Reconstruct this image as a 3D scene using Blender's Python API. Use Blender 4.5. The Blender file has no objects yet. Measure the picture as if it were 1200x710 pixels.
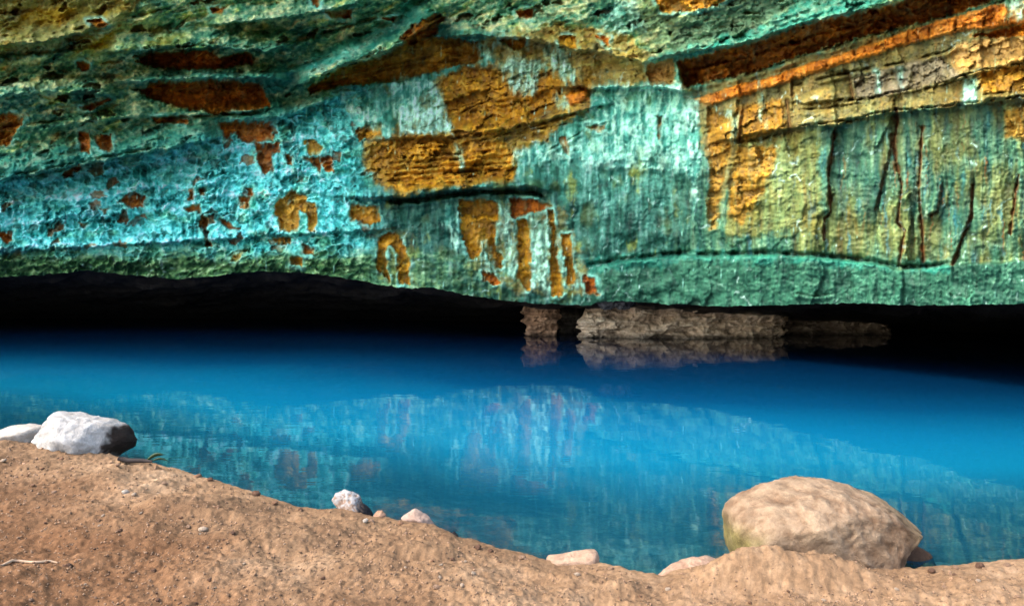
import bpy, bmesh, math, random
import numpy as np
from mathutils import Vector, noise as mnoise

random.seed(7)
rng = np.random.default_rng(7)
S = bpy.context.scene
COL = S.collection
R = math.radians

# ------------------------------------------------------------------ camera, world, sun, exposure
CAM_H = 2.0          # metres above the water
F = 800.0            # focal length in photograph pixels (24 mm on 36 mm)
HOR = 340.0          # photograph row of the horizon
cam_d = bpy.data.cameras.new('camera')
cam = bpy.data.objects.new('camera', cam_d)
COL.objects.link(cam)
cam.location = (0, 0, CAM_H)
cam.rotation_euler = (R(90), 0, 0)
cam_d.sensor_width = 36.0
cam_d.lens = 24.0
cam_d.shift_y = -15.0 / 1200.0
cam_d.clip_start = 0.05
cam_d.clip_end = 2000
S.camera = cam

SUN_EL, SUN_AZ = 47.0, 246.0      # compass azimuth: 0 = +Y, 90 = +X
world = bpy.data.worlds.new('World')
S.world = world
world.use_nodes = True
wn = world.node_tree
wn.nodes.clear()
w_out = wn.nodes.new('ShaderNodeOutputWorld')
w_bg = wn.nodes.new('ShaderNodeBackground')
w_sky = wn.nodes.new('ShaderNodeTexSky')
w_sky.sky_type = 'NISHITA'
w_sky.sun_disc = False
w_sky.sun_elevation = R(SUN_EL)
w_sky.sun_rotation = R(SUN_AZ)
w_sky.dust_density = 3.0
w_bg.inputs['Strength'].default_value = 0.15
wn.links.new(w_sky.outputs[0], w_bg.inputs[0])
wn.links.new(w_bg.outputs[0], w_out.inputs[0])

sun_d = bpy.data.lights.new('sun', 'SUN')
sun_d.energy = 0.55
sun_d.angle = R(14)
sun_d.color = (1.0, 0.93, 0.82)
sun = bpy.data.objects.new('sun', sun_d)
COL.objects.link(sun)
sdir = Vector((math.sin(R(SUN_AZ)) * math.cos(R(SUN_EL)), math.cos(R(SUN_AZ)) * math.cos(R(SUN_EL)), math.sin(R(SUN_EL))))
sun.rotation_euler = sdir.to_track_quat('Z', 'Y').to_euler()
sun.location = (-20, -20, 30)

S.view_settings.view_transform = 'Standard'
S.view_settings.look = 'None'
S.view_settings.gamma = 1
S.view_settings.use_curve_mapping = False
S.view_settings.exposure = 2.65
S.render.engine = 'CYCLES'
S.cycles.max_bounces = 8
S.cycles.transparent_max_bounces = 8
S.cycles.use_denoising = True

# ------------------------------------------------------------------ helpers
def lin(r, g, b):
    c = np.array([r, g, b], float) / 255.0
    return np.where(c <= 0.04045, c / 12.92, ((c + 0.055) / 1.055) ** 2.4)

def sstep(a, b, x):
    t = np.clip((x - a) / (b - a), 0, 1)
    return t * t * (3 - 2 * t)

def perlin(x, y, seed=0):
    g = np.random.default_rng(seed)
    p = g.permutation(256)
    p = np.concatenate([p, p])
    ang = g.random(256) * 2 * np.pi
    gx, gy = np.cos(ang), np.sin(ang)
    xi = np.floor(x).astype(np.int64); yi = np.floor(y).astype(np.int64)
    xf = x - xi; yf = y - yi
    xi &= 255; yi &= 255
    u = xf * xf * xf * (xf * (xf * 6 - 15) + 10)
    v = yf * yf * yf * (yf * (yf * 6 - 15) + 10)
    def gr(ix, iy, fx, fy):
        h = p[p[ix & 255] + (iy & 255)]
        return gx[h] * fx + gy[h] * fy
    a = gr(xi, yi, xf, yf); b = gr(xi + 1, yi, xf - 1, yf)
    c = gr(xi, yi + 1, xf, yf - 1); d = gr(xi + 1, yi + 1, xf - 1, yf - 1)
    return (a + u * (b - a)) * (1 - v) + (c + u * (d - c)) * v      # about -0.7..0.7

def fbm(x, y, octaves=4, seed=0, gain=0.5):
    s = 0; a = 1; t = 0
    for o in range(octaves):
        s = s + a * perlin(x * 2 ** o + 17.3 * o, y * 2 ** o - 9.1 * o, seed + o)
        t += a; a *= gain
    return s / t * 1.6                                               # about -1..1

def ridged(x, y, octaves=4, seed=0, gain=0.55):
    s = 0; a = 1; t = 0
    for o in range(octaves):
        n = 1 - np.abs(perlin(x * 2 ** o + 31.7 * o, y * 2 ** o + 5.3 * o, seed + o)) * 2.6
        s = s + a * np.clip(n, 0, 1)
        t += a; a *= gain
    return s / t

def worley(x, y, seed=0):
    g = np.random.default_rng(seed)
    jx = g.random((64, 64)); jy = g.random((64, 64)); jv = g.random((64, 64))
    xi = np.floor(x).astype(int); yi = np.floor(y).astype(int)
    d1 = np.full(x.shape, 9.0); d2 = np.full(x.shape, 9.0); val = np.zeros(x.shape)
    for ox in (-1, 0, 1):
        for oy in (-1, 0, 1):
            cx = xi + ox; cy = yi + oy
            px = cx + jx[cx % 64, cy % 64]; py = cy + jy[cx % 64, cy % 64]
            d = np.hypot(px - x, py - y)
            nv = jv[cx % 64, cy % 64]
            closer = d < d1
            d2 = np.where(closer, d1, np.minimum(d2, d))
            val = np.where(closer, nv, val)
            d1 = np.where(closer, d, d1)
    return d1, d2, val

def seg_dist(x, y, pts):
    best = np.full(x.shape, 1e9)
    for (ax, ay), (bx, by) in zip(pts[:-1], pts[1:]):
        dx, dy = bx - ax, by - ay
        t = np.clip(((x - ax) * dx + (y - ay) * dy) / (dx * dx + dy * dy + 1e-9), 0, 1)
        best = np.minimum(best, np.hypot(x - ax - t * dx, y - ay - t * dy))
    return best

def poly_sd(x, y, pts):
    """signed distance in the same unit as x, y: positive inside"""
    d = seg_dist(x, y, list(pts) + [pts[0]])
    ins = np.zeros(x.shape, bool)
    n = len(pts)
    for i in range(n):
        x0, y0 = pts[i]; x1, y1 = pts[(i + 1) % n]
        if y0 == y1: continue
        c = ((y0 > y) != (y1 > y)) & (x < (x1 - x0) * (y - y0) / (y1 - y0) + x0)
        ins ^= c
    return np.where(ins, d, -d)

def grid_faces(nr, nc):
    i = np.arange(nr * nc).reshape(nr, nc)
    return np.stack([i[:-1, :-1], i[:-1, 1:], i[1:, 1:], i[1:, :-1]], -1).reshape(-1, 4)

def mesh_np(name, co, faces, mat=None, colour=None, floats=None, parent=None, smooth=True):
    """link ONE mesh object; only the vertices its faces use are kept"""
    used = np.unique(faces)
    remap = np.full(len(co), -1, np.int64); remap[used] = np.arange(len(used))
    faces = remap[faces]
    k = faces.shape[1]
    me = bpy.data.meshes.new(name)
    me.vertices.add(len(used)); me.vertices.foreach_set('co', co[used].astype(np.float32).ravel())
    me.loops.add(faces.size); me.loops.foreach_set('vertex_index', faces.astype(np.int32).ravel())
    me.polygons.add(len(faces))
    me.polygons.foreach_set('loop_start', (np.arange(len(faces)) * k).astype(np.int32))
    me.polygons.foreach_set('loop_total', np.full(len(faces), k, np.int32))
    me.update(calc_edges=True)
    me.polygons.foreach_set('use_smooth', np.full(len(faces), smooth, bool))
    if colour is not None:
        a = me.attributes.new('tint', 'FLOAT_COLOR', 'POINT')
        c = np.ones((len(used), 4), np.float32); c[:, :3] = colour[used]
        a.data.foreach_set('color', c.ravel())
    for nm, arr in (floats or {}).items():
        a = me.attributes.new(nm, 'FLOAT', 'POINT')
        a.data.foreach_set('value', arr[used].astype(np.float32))
    if mat: me.materials.append(mat)
    o = bpy.data.objects.new(name, me)
    COL.objects.link(o)
    if parent: o.parent = parent
    return o

def tag(o, label=None, cat=None, group=None, kind=None):
    if label: o['label'] = label
    if cat: o['category'] = cat
    if group: o['group'] = group
    if kind: o['kind'] = kind
    return o

def empty(name, loc=(0, 0, 0)):
    o = bpy.data.objects.new(name, None)
    o.location = loc
    COL.objects.link(o)
    return o

def at(px, py, D):
    return Vector(((px - 600) / F * D, D, CAM_H - (py - HOR) / F * D))

# ------------------------------------------------------------------ materials
def new_mat(name):
    m = bpy.data.materials.new(name); m.use_nodes = True
    nt = m.node_tree; nt.nodes.clear()
    out = nt.nodes.new('ShaderNodeOutputMaterial')
    return m, nt, out

def N(nt, kind, **kw):
    n = nt.nodes.new(kind)
    for k, v in kw.items():
        if k in n.inputs: n.inputs[k].default_value = v
        else: setattr(n, k, v)
    return n

def tinted_rock(name, scale=6.0, lo=0.65, hi=1.3, rough=0.75, bump=0.25, bump_dist=0.05, fine=40.0, spec=0.3, base=None):
    """rock whose colour is the mesh attribute 'tint' (or a fixed base) broken up by 3-D noise grain"""
    m, nt, out = new_mat(name)
    L = nt.links
    p = N(nt, 'ShaderNodeBsdfPrincipled'); p.inputs['Roughness'].default_value = rough
    p.inputs['Specular IOR Level'].default_value = spec
    tc = N(nt, 'ShaderNodeTexCoord')
    n1 = N(nt, 'ShaderNodeTexNoise', Scale=scale, Detail=9.0, Roughness=0.68)
    n2 = N(nt, 'ShaderNodeTexNoise', Scale=fine, Detail=6.0, Roughness=0.7)
    L.new(tc.outputs['Object'], n1.inputs['Vector']); L.new(tc.outputs['Object'], n2.inputs['Vector'])
    mr = N(nt, 'ShaderNodeMapRange'); mr.inputs['From Min'].default_value = 0.3; mr.inputs['From Max'].default_value = 0.7
    mr.inputs['To Min'].default_value = lo; mr.inputs['To Max'].default_value = hi
    L.new(n1.outputs['Fac'], mr.inputs['Value'])
    mr2 = N(nt, 'ShaderNodeMapRange'); mr2.inputs['From Min'].default_value = 0.3; mr2.inputs['From Max'].default_value = 0.7
    mr2.inputs['To Min'].default_value = 0.5 * (1 + lo); mr2.inputs['To Max'].default_value = 0.5 * (1 + hi)
    L.new(n2.outputs['Fac'], mr2.inputs['Value'])
    mul = N(nt, 'ShaderNodeMath', operation='MULTIPLY')
    L.new(mr.outputs[0], mul.inputs[0]); L.new(mr2.outputs[0], mul.inputs[1])
    vm = N(nt, 'ShaderNodeVectorMath', operation='SCALE')
    if base is None:
        at_ = N(nt, 'ShaderNodeAttribute', attribute_name='tint')
        L.new(at_.outputs['Color'], vm.inputs[0])
    else:
        vm.inputs[0].default_value = base
    L.new(mul.outputs[0], vm.inputs['Scale'])
    L.new(vm.outputs[0], p.inputs['Base Color'])
    add = N(nt, 'ShaderNodeMath', operation='ADD')
    L.new(n1.outputs['Fac'], add.inputs[0])
    m2 = N(nt, 'ShaderNodeMath', operation='MULTIPLY'); m2.inputs[1].default_value = 0.35
    L.new(n2.outputs['Fac'], m2.inputs[0]); L.new(m2.outputs[0], add.inputs[1])
    b = N(nt, 'ShaderNodeBump', Strength=bump, Distance=bump_dist)
    L.new(add.outputs[0], b.inputs['Height'])
    L.new(b.outputs[0], p.inputs['Normal'])
    L.new(p.outputs[0], out.inputs['Surface'])
    return m

M_WALL = tinted_rock('mineral_stained_rock', scale=2.2, lo=0.62, hi=1.32, rough=0.62, bump=0.45, bump_dist=0.12, fine=11.0, spec=0.35)
M_DARK = tinted_rock('recess_shade_rock', scale=1.5, rough=0.5, bump=0.7, bump_dist=0.2, fine=8.0)  # rock of the recess roof; its tint carries painted shade
M_SAND = tinted_rock('coarse_sand', scale=22.0, lo=0.72, hi=1.25, rough=0.95, bump=0.85, bump_dist=0.014, fine=95.0, spec=0.1)
M_BED = tinted_rock('lake_bed', scale=4.0, lo=0.45, hi=1.6, rough=0.9, bump=0.5, bump_dist=0.05, fine=22.0, spec=0.1)
M_STONE = tinted_rock('tinted_stone', scale=9.0, lo=0.64, hi=1.30, rough=0.9, bump=0.9, bump_dist=0.03, fine=48.0, spec=0.2)

def water_material():
    m, nt, out = new_mat('blue_lake_water')
    L = nt.links
    # body of the water: light scattered back by the deep blue column
    body = N(nt, 'ShaderNodeBsdfDiffuse')
    dp = N(nt, 'ShaderNodeAttribute', attribute_name='depth')
    dn = N(nt, 'ShaderNodeMath', operation='MULTIPLY'); dn.inputs[1].default_value = 0.1
    L.new(dp.outputs['Fac'], dn.inputs[0])
    cr = N(nt, 'ShaderNodeValToRGB')                                   # turquoise over the shallow bed; the dark end also paints the overhang's shade
    stops = [(0.0, (0.010, 0.10, 0.15)), (0.05, (0.004, 0.075, 0.125)), (0.09, (0.002, 0.135, 0.235)), (0.135, (0.0015, 0.105, 0.21)), (0.21, (0.0008, 0.048, 0.122)), (0.30, (0.0006, 0.027, 0.078)), (0.43, (0.0004, 0.018, 0.060)), (0.62, (0.0003, 0.007, 0.026))]
    while len(cr.color_ramp.elements) < len(stops): cr.color_ramp.elements.new(0.5)
    for e_, (p_, c_) in zip(cr.color_ramp.elements, stops): e_.position = p_; e_.color = (*c_, 1)
    L.new(dn.outputs[0], cr.inputs['Fac']); L.new(cr.outputs['Color'], body.inputs['Color'])
    clear = N(nt, 'ShaderNodeBsdfTransparent'); clear.inputs['Color'].default_value = (0.42, 0.82, 0.92, 1)
    at_ = N(nt, 'ShaderNodeAttribute', attribute_name='opacity')
    mix1 = N(nt, 'ShaderNodeMixShader')
    L.new(at_.outputs['Fac'], mix1.inputs[0]); L.new(clear.outputs[0], mix1.inputs[1]); L.new(body.outputs[0], mix1.inputs[2])
    gl = N(nt, 'ShaderNodeBsdfGlossy'); gl.inputs['Roughness'].default_value = 0.012
    fr = N(nt, 'ShaderNodeFresnel', IOR=1.33)
    tc = N(nt, 'ShaderNodeTexCoord')
    n = N(nt, 'ShaderNodeTexNoise', Scale=1.3, Detail=3.0, Roughness=0.5)
    mp = N(nt, 'ShaderNodeMapping'); mp.inputs['Scale'].default_value = (1.0, 2.0, 1.0)
    L.new(tc.outputs['Object'], mp.inputs[0]); L.new(mp.outputs[0], n.inputs['Vector'])
    b = N(nt, 'ShaderNodeBump', Strength=0.09, Distance=0.02)
    L.new(n.outputs['Fac'], b.inputs['Height'])
    L.new(b.outputs[0], gl.inputs['Normal'])
    mix2 = N(nt, 'ShaderNodeMixShader')
    L.new(fr.outputs[0], mix2.inputs[0]); L.new(mix1.outputs[0], mix2.inputs[1]); L.new(gl.outputs[0], mix2.inputs[2])
    L.new(mix2.outputs[0], out.inputs['Surface'])
    return m
M_WATER = water_material()

# ------------------------------------------------------------------ the cave: one curved rock sheet from the ceiling to the lip, then the low dark recess
U_IN = np.arange(-150, 1351, 1.35)
U = np.concatenate([np.array([-1500, -1200, -950, -750, -600, -500, -420, -360, -310, -270, -235, -205, -180, -163.0]), U_IN,
                    np.array([1363, 1380, 1405, 1435, 1470, 1510, 1570, 1650, 1750, 1900, 2100, 2350.0])])
lip = np.interp(U, [-400, -150, 0, 50, 100, 150, 200, 240, 270, 300, 350, 400, 440, 480, 510, 540, 600, 650, 690, 705, 740, 760, 850, 1000, 1080, 1200, 1350],
                [335, 330, 325, 322, 317, 322, 327, 325, 321, 318, 319, 325, 333, 338, 337, 345, 353, 357, 358, 353, 353, 355, 359, 355, 358, 356, 355])
lip = lip + 2.2 * fbm(U / 22, U * 0, 3, 91) + 1.2 * fbm(U / 6, U * 0 + 3, 2, 95)
Dlip = np.interp(U, [-1500, -700, -150, 0, 200, 450, 640, 800, 950, 1150, 1350, 1700, 2350], [20, 27, 29, 30, 30, 27, 25, 21.5, 17.5, 13.7, 11.5, 8.5, 5.0])
seam = np.interp(U, [-400, -150, 0, 100, 200, 330, 400, 460, 520, 600, 700, 760, 800, 900, 1000, 1100, 1200, 1350, 1600],
                 [245, 230, 205, 195, 170, 130, 105, 70, 35, 40, 70, 95, 108, 78, 48, 18, -4, -38, -80])
TOP = -350.0
NV_IN = 292                                   # rows inside the picture
t_in = np.linspace(0, 1, NV_IN)
V_up = np.array([TOP, -300, -260, -225, -190, -155, -125, -100, -80, -62, -46, -32, -21.0])
v_in = (-12 + (lip[None, :] + 12) * t_in[:, None])
V = np.concatenate([np.repeat(V_up[:, None], len(U), 1), v_in], 0)
UU = np.repeat(U[None, :], V.shape[0], 0)
u, v = UU, V
T = (HOR - v) / F
Ts = (HOR - seam) / F
frac = np.clip((lip - v) / (lip - np.maximum(seam, -300)), 0, 1)
Dwall = Dlip * (1 - 0.075 * frac - 0.02 * np.sin(frac * np.pi))
Dseam = Dlip * (1 - 0.075)
kc = np.interp(U, [-700, -300, -60, 400, 600, 800, 1200], [3.5, 1.8, 0.8, 0.7, 0.7, 0.6, 0.5])
Dceil = Dseam * (Ts + kc) / (T + kc)
above = v < seam
Dceil = np.minimum(Dceil, 13.0 / np.maximum(T, 0.05))      # unseen roof, run out level over the pool to shade its back
D0 = np.where(above, Dceil, Dwall)

# noise coordinates
wx = u + 5 * fbm(u / 26, v / 26, 3, 11) + 1.8 * fbm(u / 6, v / 6, 2, 15)
wy = v + 5 * fbm(u / 26, v / 26, 3, 21) + 1.8 * fbm(u / 6, v / 6, 2, 25)
ux = u + 1.6 * fbm(u / 30, v / 60, 2, 16) + 0.8 * fbm(u / 5, v / 14, 2, 17)    # hardly wandering, for run-off that hangs straight down
ca, sa = math.cos(-0.34), math.sin(-0.34)
su, sv = wx * ca + wy * sa, -wx * sa + wy * ca           # strata axes (bedding rises to the right)
dseam = v - seam                                         # <0 ceiling

def mix(a, b, m):
    m = np.clip(m, 0, 1)[..., None]
    return a * (1 - m) + b * m

def ramp(x, stops):
    xs = [s[0] for s in stops]
    return np.stack([np.interp(x, xs, [s[1][c] for s in stops]) for c in range(3)], -1)

# ---- ceiling
n_c = 0.55 * fbm(su / 34, sv / 9, 5, 31) + 0.45 * ridged(wx / 17, wy / 11, 4, 33) - 0.12 + 0.25 * fbm(u / 5, v / 4, 2, 35)
pd1, pd2, pval = worley(su / 19 + 0.5 * fbm(u / 14, v / 9, 3, 27) + 9, sv / 9 + 0.5 * fbm(u / 12, v / 8, 3, 28) + 5, 37)               # crusty cells
crust = sstep(0.06, 0.34, pd2 - pd1)                              # 0 on the raised rims
n_c = n_c * 1.1 + 0.12 * (1 - crust) * sstep(0.0, 0.6, fbm(u / 30, v / 22, 3, 39)) + 0.14 * fbm(u / 9, v / 6, 4, 38, 0.65) - 0.03 + 0.30 * fbm(u / 90, v / 40, 3, 36)
c_ceil = ramp(n_c, [(-0.40, lin(22, 62, 54)), (-0.10, lin(58, 124, 106)), (0.12, lin(106, 168, 142)), (0.34, lin(176, 208, 180)), (0.6, lin(228, 236, 210))])
c_ceil = mix(c_ceil, lin(58, 52, 30), sstep(0.84, 0.95, pval + 0.1 * fbm(u / 5, v / 5, 2, 26)) * crust * 0.8)
moss = sstep(-0.1, 0.5, fbm(su / 60, sv / 25, 4, 41)) * np.exp(-((u - 70) / 150) ** 2 - ((v - 25) / 45) ** 2) * 1.5
c_ceil = mix(c_ceil, lin(176, 164, 62) * (0.6 + 0.8 * ridged(wx / 9, wy / 9, 3, 43))[..., None], moss)
och = sstep(0.15, 0.6, fbm(su / 40, sv / 14, 4, 45)) * sstep(260, -40, u) * 0.7
c_ceil = mix(c_ceil, lin(176, 124, 52) * (0.5 + 0.9 * ridged(wx / 7, wy / 6, 3, 46))[..., None], och)
# ---- cyan lace
lace = ridged(wx / 15, wy / 10, 5, 51, 0.62)
lace2 = ridged(wx / 6, wy / 8, 3, 57)
lwx = 0.55 * fbm(u / 13, v / 11, 4, 541); lwy = 0.55 * fbm(u / 11, v / 12, 4, 543)
f1, f2, fv_ = worley(su / 17 + lwx + 3, sv / 10 + lwy + 7, 52)
g1, g2, gv_ = worley(wx / 8.5 + lwx + 3, wy / 10 + lwy + 2, 53)
web = 1 - sstep(0.03, 0.30, f2 - f1); web2 = 1 - sstep(0.03, 0.34, g2 - g1)
flute = ridged(ux / 8, wy / 60, 3, 54)
fl_m = sstep(-0.1, 0.35, fbm(u / 60, v / 28, 3, 55))
tier = np.zeros(u.shape)
for tk, tc_ in enumerate([[(-150, 250), (0, 243), (120, 226), (200, 219), (330, 203), (430, 190)], [(-150, 275), (0, 264), (100, 254), (200, 242), (330, 222), (430, 226)], [(-150, 296), (60, 290), (200, 281), (330, 272), (470, 266)], [(-150, 228), (0, 218), (110, 203), (200, 190), (330, 168), (420, 150)]]):
    ty = np.interp(U, [p[0] for p in tc_], [p[1] for p in tc_]) + 11 * fbm(U / 70, U * 0 + tk, 4, 560 + tk, 0.6) + 2 * fbm(U / 10, U * 0 + tk, 2, 570 + tk)
    dt_ = v - ty
    tier = tier + sstep(-7, 0, dt_) * sstep(5, 0, dt_) * sstep(-0.35, 0.5, fbm(u / 26, v * 0, 4, 580 + tk, 0.6)) - 0.3 * sstep(-0.3, 0.4, fbm(u / 30, v * 0, 3, 590 + tk)) * sstep(2, 5, dt_) * sstep(14, 6, dt_)
webm = sstep(-0.35, 0.45, fbm(u / 22, v / 18, 3, 545))
l = 0.32 * lace + 0.16 * lace2 + 0.24 * web * webm * (0.4 + 0.9 * lace) + 0.10 * web2 * (1 - webm) + 0.30 * fl_m * (flute - 0.5) + 0.26 * tier + 0.24 * fbm(u / 40, v / 24, 5, 58, 0.6) + 0.11
c_lace = ramp(l, [(0.06, lin(16, 58, 60)), (0.24, lin(46, 116, 112)), (0.38, lin(84, 172, 170)), (0.54, lin(132, 222, 220)), (0.74, lin(186, 244, 236)), (0.95, lin(216, 250, 240))])
dots = sstep(0.88, 0.93, fv_) * sstep(0.12, 0.3, f2 - f1)
c_lace = mix(c_lace, lin(128, 66, 26), dots * 0.75)
c_lace = mix(c_lace, lin(28, 70, 56), sstep(0.80, 0.86, gv_) * sstep(0.1, 0.3, g2 - g1) * 0.6)
gpat = sstep(0.1, 0.5, fbm(wx / 28, wy / 24, 3, 59))
c_lace = mix(c_lace, c_lace * np.array([0.95, 0.82, 0.52]), gpat * 0.6)
# ---- right wall: vertical streaks
n_s = fbm(ux / 9 + 0.5 * fbm(u / 40, v / 90, 2, 62), wy / 90, 5, 61, 0.62)
n_r = fbm(wx / 60, wy / 80, 3, 66)
n_g = 0.5 * ridged(ux / 14, wy / 70, 4, 68) + 0.5 * ridged(wx / 9, wy / 9, 3, 65)
c_right = ramp(1.3 * n_s + 0.25 * (n_g - 0.5) * 2, [(-0.7, lin(26, 66, 62)), (-0.25, lin(52, 104, 92)), (0.1, lin(76, 128, 106)), (0.45, lin(108, 154, 128)), (0.85, lin(158, 200, 182))])
olive = sstep(-0.25, 0.5, n_r + 0.5 * fbm(wx / 12, wy / 70, 3, 64)) * sstep(800, 900, u)
c_right = mix(c_right, lin(126, 122, 62) * (0.75 + 0.5 * n_s)[..., None], olive * 0.62)
blu = sstep(0.25, 0.6, fbm(wx / 9, wy / 55, 4, 67)) * 0.55
c_right = mix(c_right, lin(72, 150, 168), blu)
rust_st = sstep(0.34, 0.6, fbm(wx / 5, wy / 80, 3, 69)) * sstep(900, 1060, u)
c_right = mix(c_right, lin(128, 84, 50), rust_st * 0.8)
# ---- pale teal drip curtain in the middle
n_d = 0.6 * ridged(ux / 17, wy / 80, 4, 71, 0.6) + 0.4 * ridged(wx / 15, wy / 26, 4, 72, 0.6)
n_d2 = fbm(ux / 5, wy / 45, 3, 74)
dd = n_d + 0.3 * n_d2 + 0.2 * fbm(u / 45, v / 45, 3, 76)
c_drip = ramp(dd, [(0.25, lin(44, 98, 88)), (0.5, lin(70, 140, 124)), (0.72, lin(108, 182, 168)), (0.9, lin(164, 222, 214)), (1.15, lin(210, 238, 232))])
c_drip = mix(c_drip, lin(118, 140, 70) * (0.6 + 0.6 * n_d)[..., None], sstep(0.2, 0.6, fbm(wx / 26, wy / 40, 3, 78)) * 0.5)

gold = sstep(0.0, 0.6, 0.7 * fbm(wx / 34, wy / 60, 4, 92, 0.6) + 0.5 * fbm(ux / 7, wy / 70, 3, 93))
c_right = mix(c_right, lin(146, 122, 56) * (0.8 + 0.4 * n_s)[..., None], gold * 0.5)
c_ceil = c_ceil * np.array([0.84, 0.80, 0.72])
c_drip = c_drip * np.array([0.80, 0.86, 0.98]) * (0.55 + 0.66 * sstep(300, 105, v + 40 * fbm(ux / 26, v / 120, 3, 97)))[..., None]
c_drip = mix(c_drip, lin(150, 160, 72) * (0.7 + 0.5 * n_d)[..., None], sstep(0.15, 0.6, fbm(wx / 20, wy / 45, 4, 94, 0.6)) * 0.6)
ygr = sstep(0.1, 0.6, fbm(su / 50, sv / 20, 4, 96, 0.6))
c_ceil = mix(c_ceil, c_ceil * np.array([1.25, 1.0, 0.5]), ygr * 0.8)
wl = sstep(470, 395, u + 14 * fbm(u / 30, v / 30, 2, 81)) * sstep(-10, 14, dseam + 10 * fbm(u / 30, v / 30, 2, 82))
wr = sstep(770, 850, u + 0.15 * (v - 200) + 22 * fbm(u / 40, v / 60, 3, 83))
c_drip = c_drip * np.array([0.84, 0.78, 0.66]); c_right = c_right * np.array([0.72, 0.70, 0.66])
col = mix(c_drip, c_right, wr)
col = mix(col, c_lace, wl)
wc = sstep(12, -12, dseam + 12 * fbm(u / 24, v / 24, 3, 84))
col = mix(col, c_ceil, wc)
# green lip on the left and the teal ledge along the bottom right
gl = sstep(283, 308, v + 12 * fbm(u / 40, v / 14, 3, 85)) * sstep(660, 380, u)
c_green = ramp(fbm(wx / 18, wy / 6, 4, 86) + 0.4 * ridged(wx / 9, wy / 7, 3, 87) - 0.15, [(-0.5, lin(32, 66, 44)), (0.0, lin(66, 112, 74)), (0.3, lin(112, 152, 108)), (0.6, lin(160, 196, 158))])
col = mix(col, c_green, gl)
LEDGE = [(640, 306), (690, 311), (720, 305), (800, 296), (830, 298), (900, 296), (960, 299), (1000, 303), (1040, 309), (1060, 313), (1095, 311), (1115, 308), (1200, 304), (1360, 298)]
ly = np.interp(U, [p[0] for p in LEDGE], [p[1] for p in LEDGE])
ledge_m = sstep(0, 5, v - ly - 3 * fbm(u / 20, v / 20, 2, 88)) * sstep(670, 705, u)
c_ledge = np.array([0.85, 0.68, 0.62]) * ramp(0.5 * n_s + 0.45 * fbm(wx / 15, wy / 12, 5, 89, 0.62) + 0.35 * (ridged(wx / 20, wy / 7, 4, 90) - 0.45), [(-0.6, lin(18, 58, 50)), (-0.1, lin(40, 96, 82)), (0.25, lin(66, 130, 112)), (0.55, lin(104, 166, 148)), (0.9, lin(168, 208, 192))])
col = mix(col, c_ledge, ledge_m)

# ---- relief in metres towards the viewer
calm = 1 - 0.65 * wr * (1 - wc)                                     # the right wall is made of flat upright slabs
h = 0.55 * fbm(u / 110, v / 70, 3, 101) * calm
h += 0.22 * fbm(wx / 30, wy / 22, 4, 103) * calm
h += wc * (0.30 * fbm(su / 46, sv / 11, 4, 105) + 0.16 * ridged(wx / 13, wy / 9, 3, 107))
lvar = 0.25 + 1.1 * sstep(-0.4, 0.5, fbm(u / 46, v / 30, 3, 179))
h += wl * lvar * (0.14 * (lace - 0.5) + 0.05 * (lace2 - 0.5) + 0.16 * web - 0.12 * sstep(0.75, 0.86, fv_) * (1 - web) + 0.08 * web2 + 0.16 * fl_m * (flute - 0.5) + 0.24 * tier)
h += wc * (0.05 * (1 - crust) + 0.10 * fbm(su / 12, sv / 5, 4, 29, 0.6) - 0.30 * sstep(0.82, 0.97, pval) * crust)
s1, s2, sval = worley(wx / 46 + 0.25 * fbm(u / 60, v / 60, 2, 111), wy / 120 + 0.3 * fbm(u / 30, v / 90, 2, 112), 113)   # upright slabs of the right wall
h += wr * (1 - wc) * (0.34 * (sval - 0.5) - 0.02 * (1 - sstep(0.0, 0.05, s2 - s1)))
col = col * (1 + (0.34 * (sval - 0.5) * wr * (1 - wc)))[..., None]
q1, q2, qval = worley(su / 34 + 0.3 * fbm(u / 12, v / 9, 3, 118), sv / 9 + 0.35 * fbm(u / 14, v / 8, 3, 119), 115)                      # broken blocks along the bedding
q3, q4, qval2 = worley(wx / 11 + 4, wy / 9 + 8, 117)
h += 0.06 * (qval2 - 0.5)
h += (1 - wc) * (1 - wl) * (0.12 * n_s + 0.07 * (n_g - 0.5) * calm)
h += 0.05 * fbm(u / 4.5, v / 4.5, 2, 109)
h += ledge_m * 0.45
h += 0.35 * gl * sstep(325, 300, v)

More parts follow.
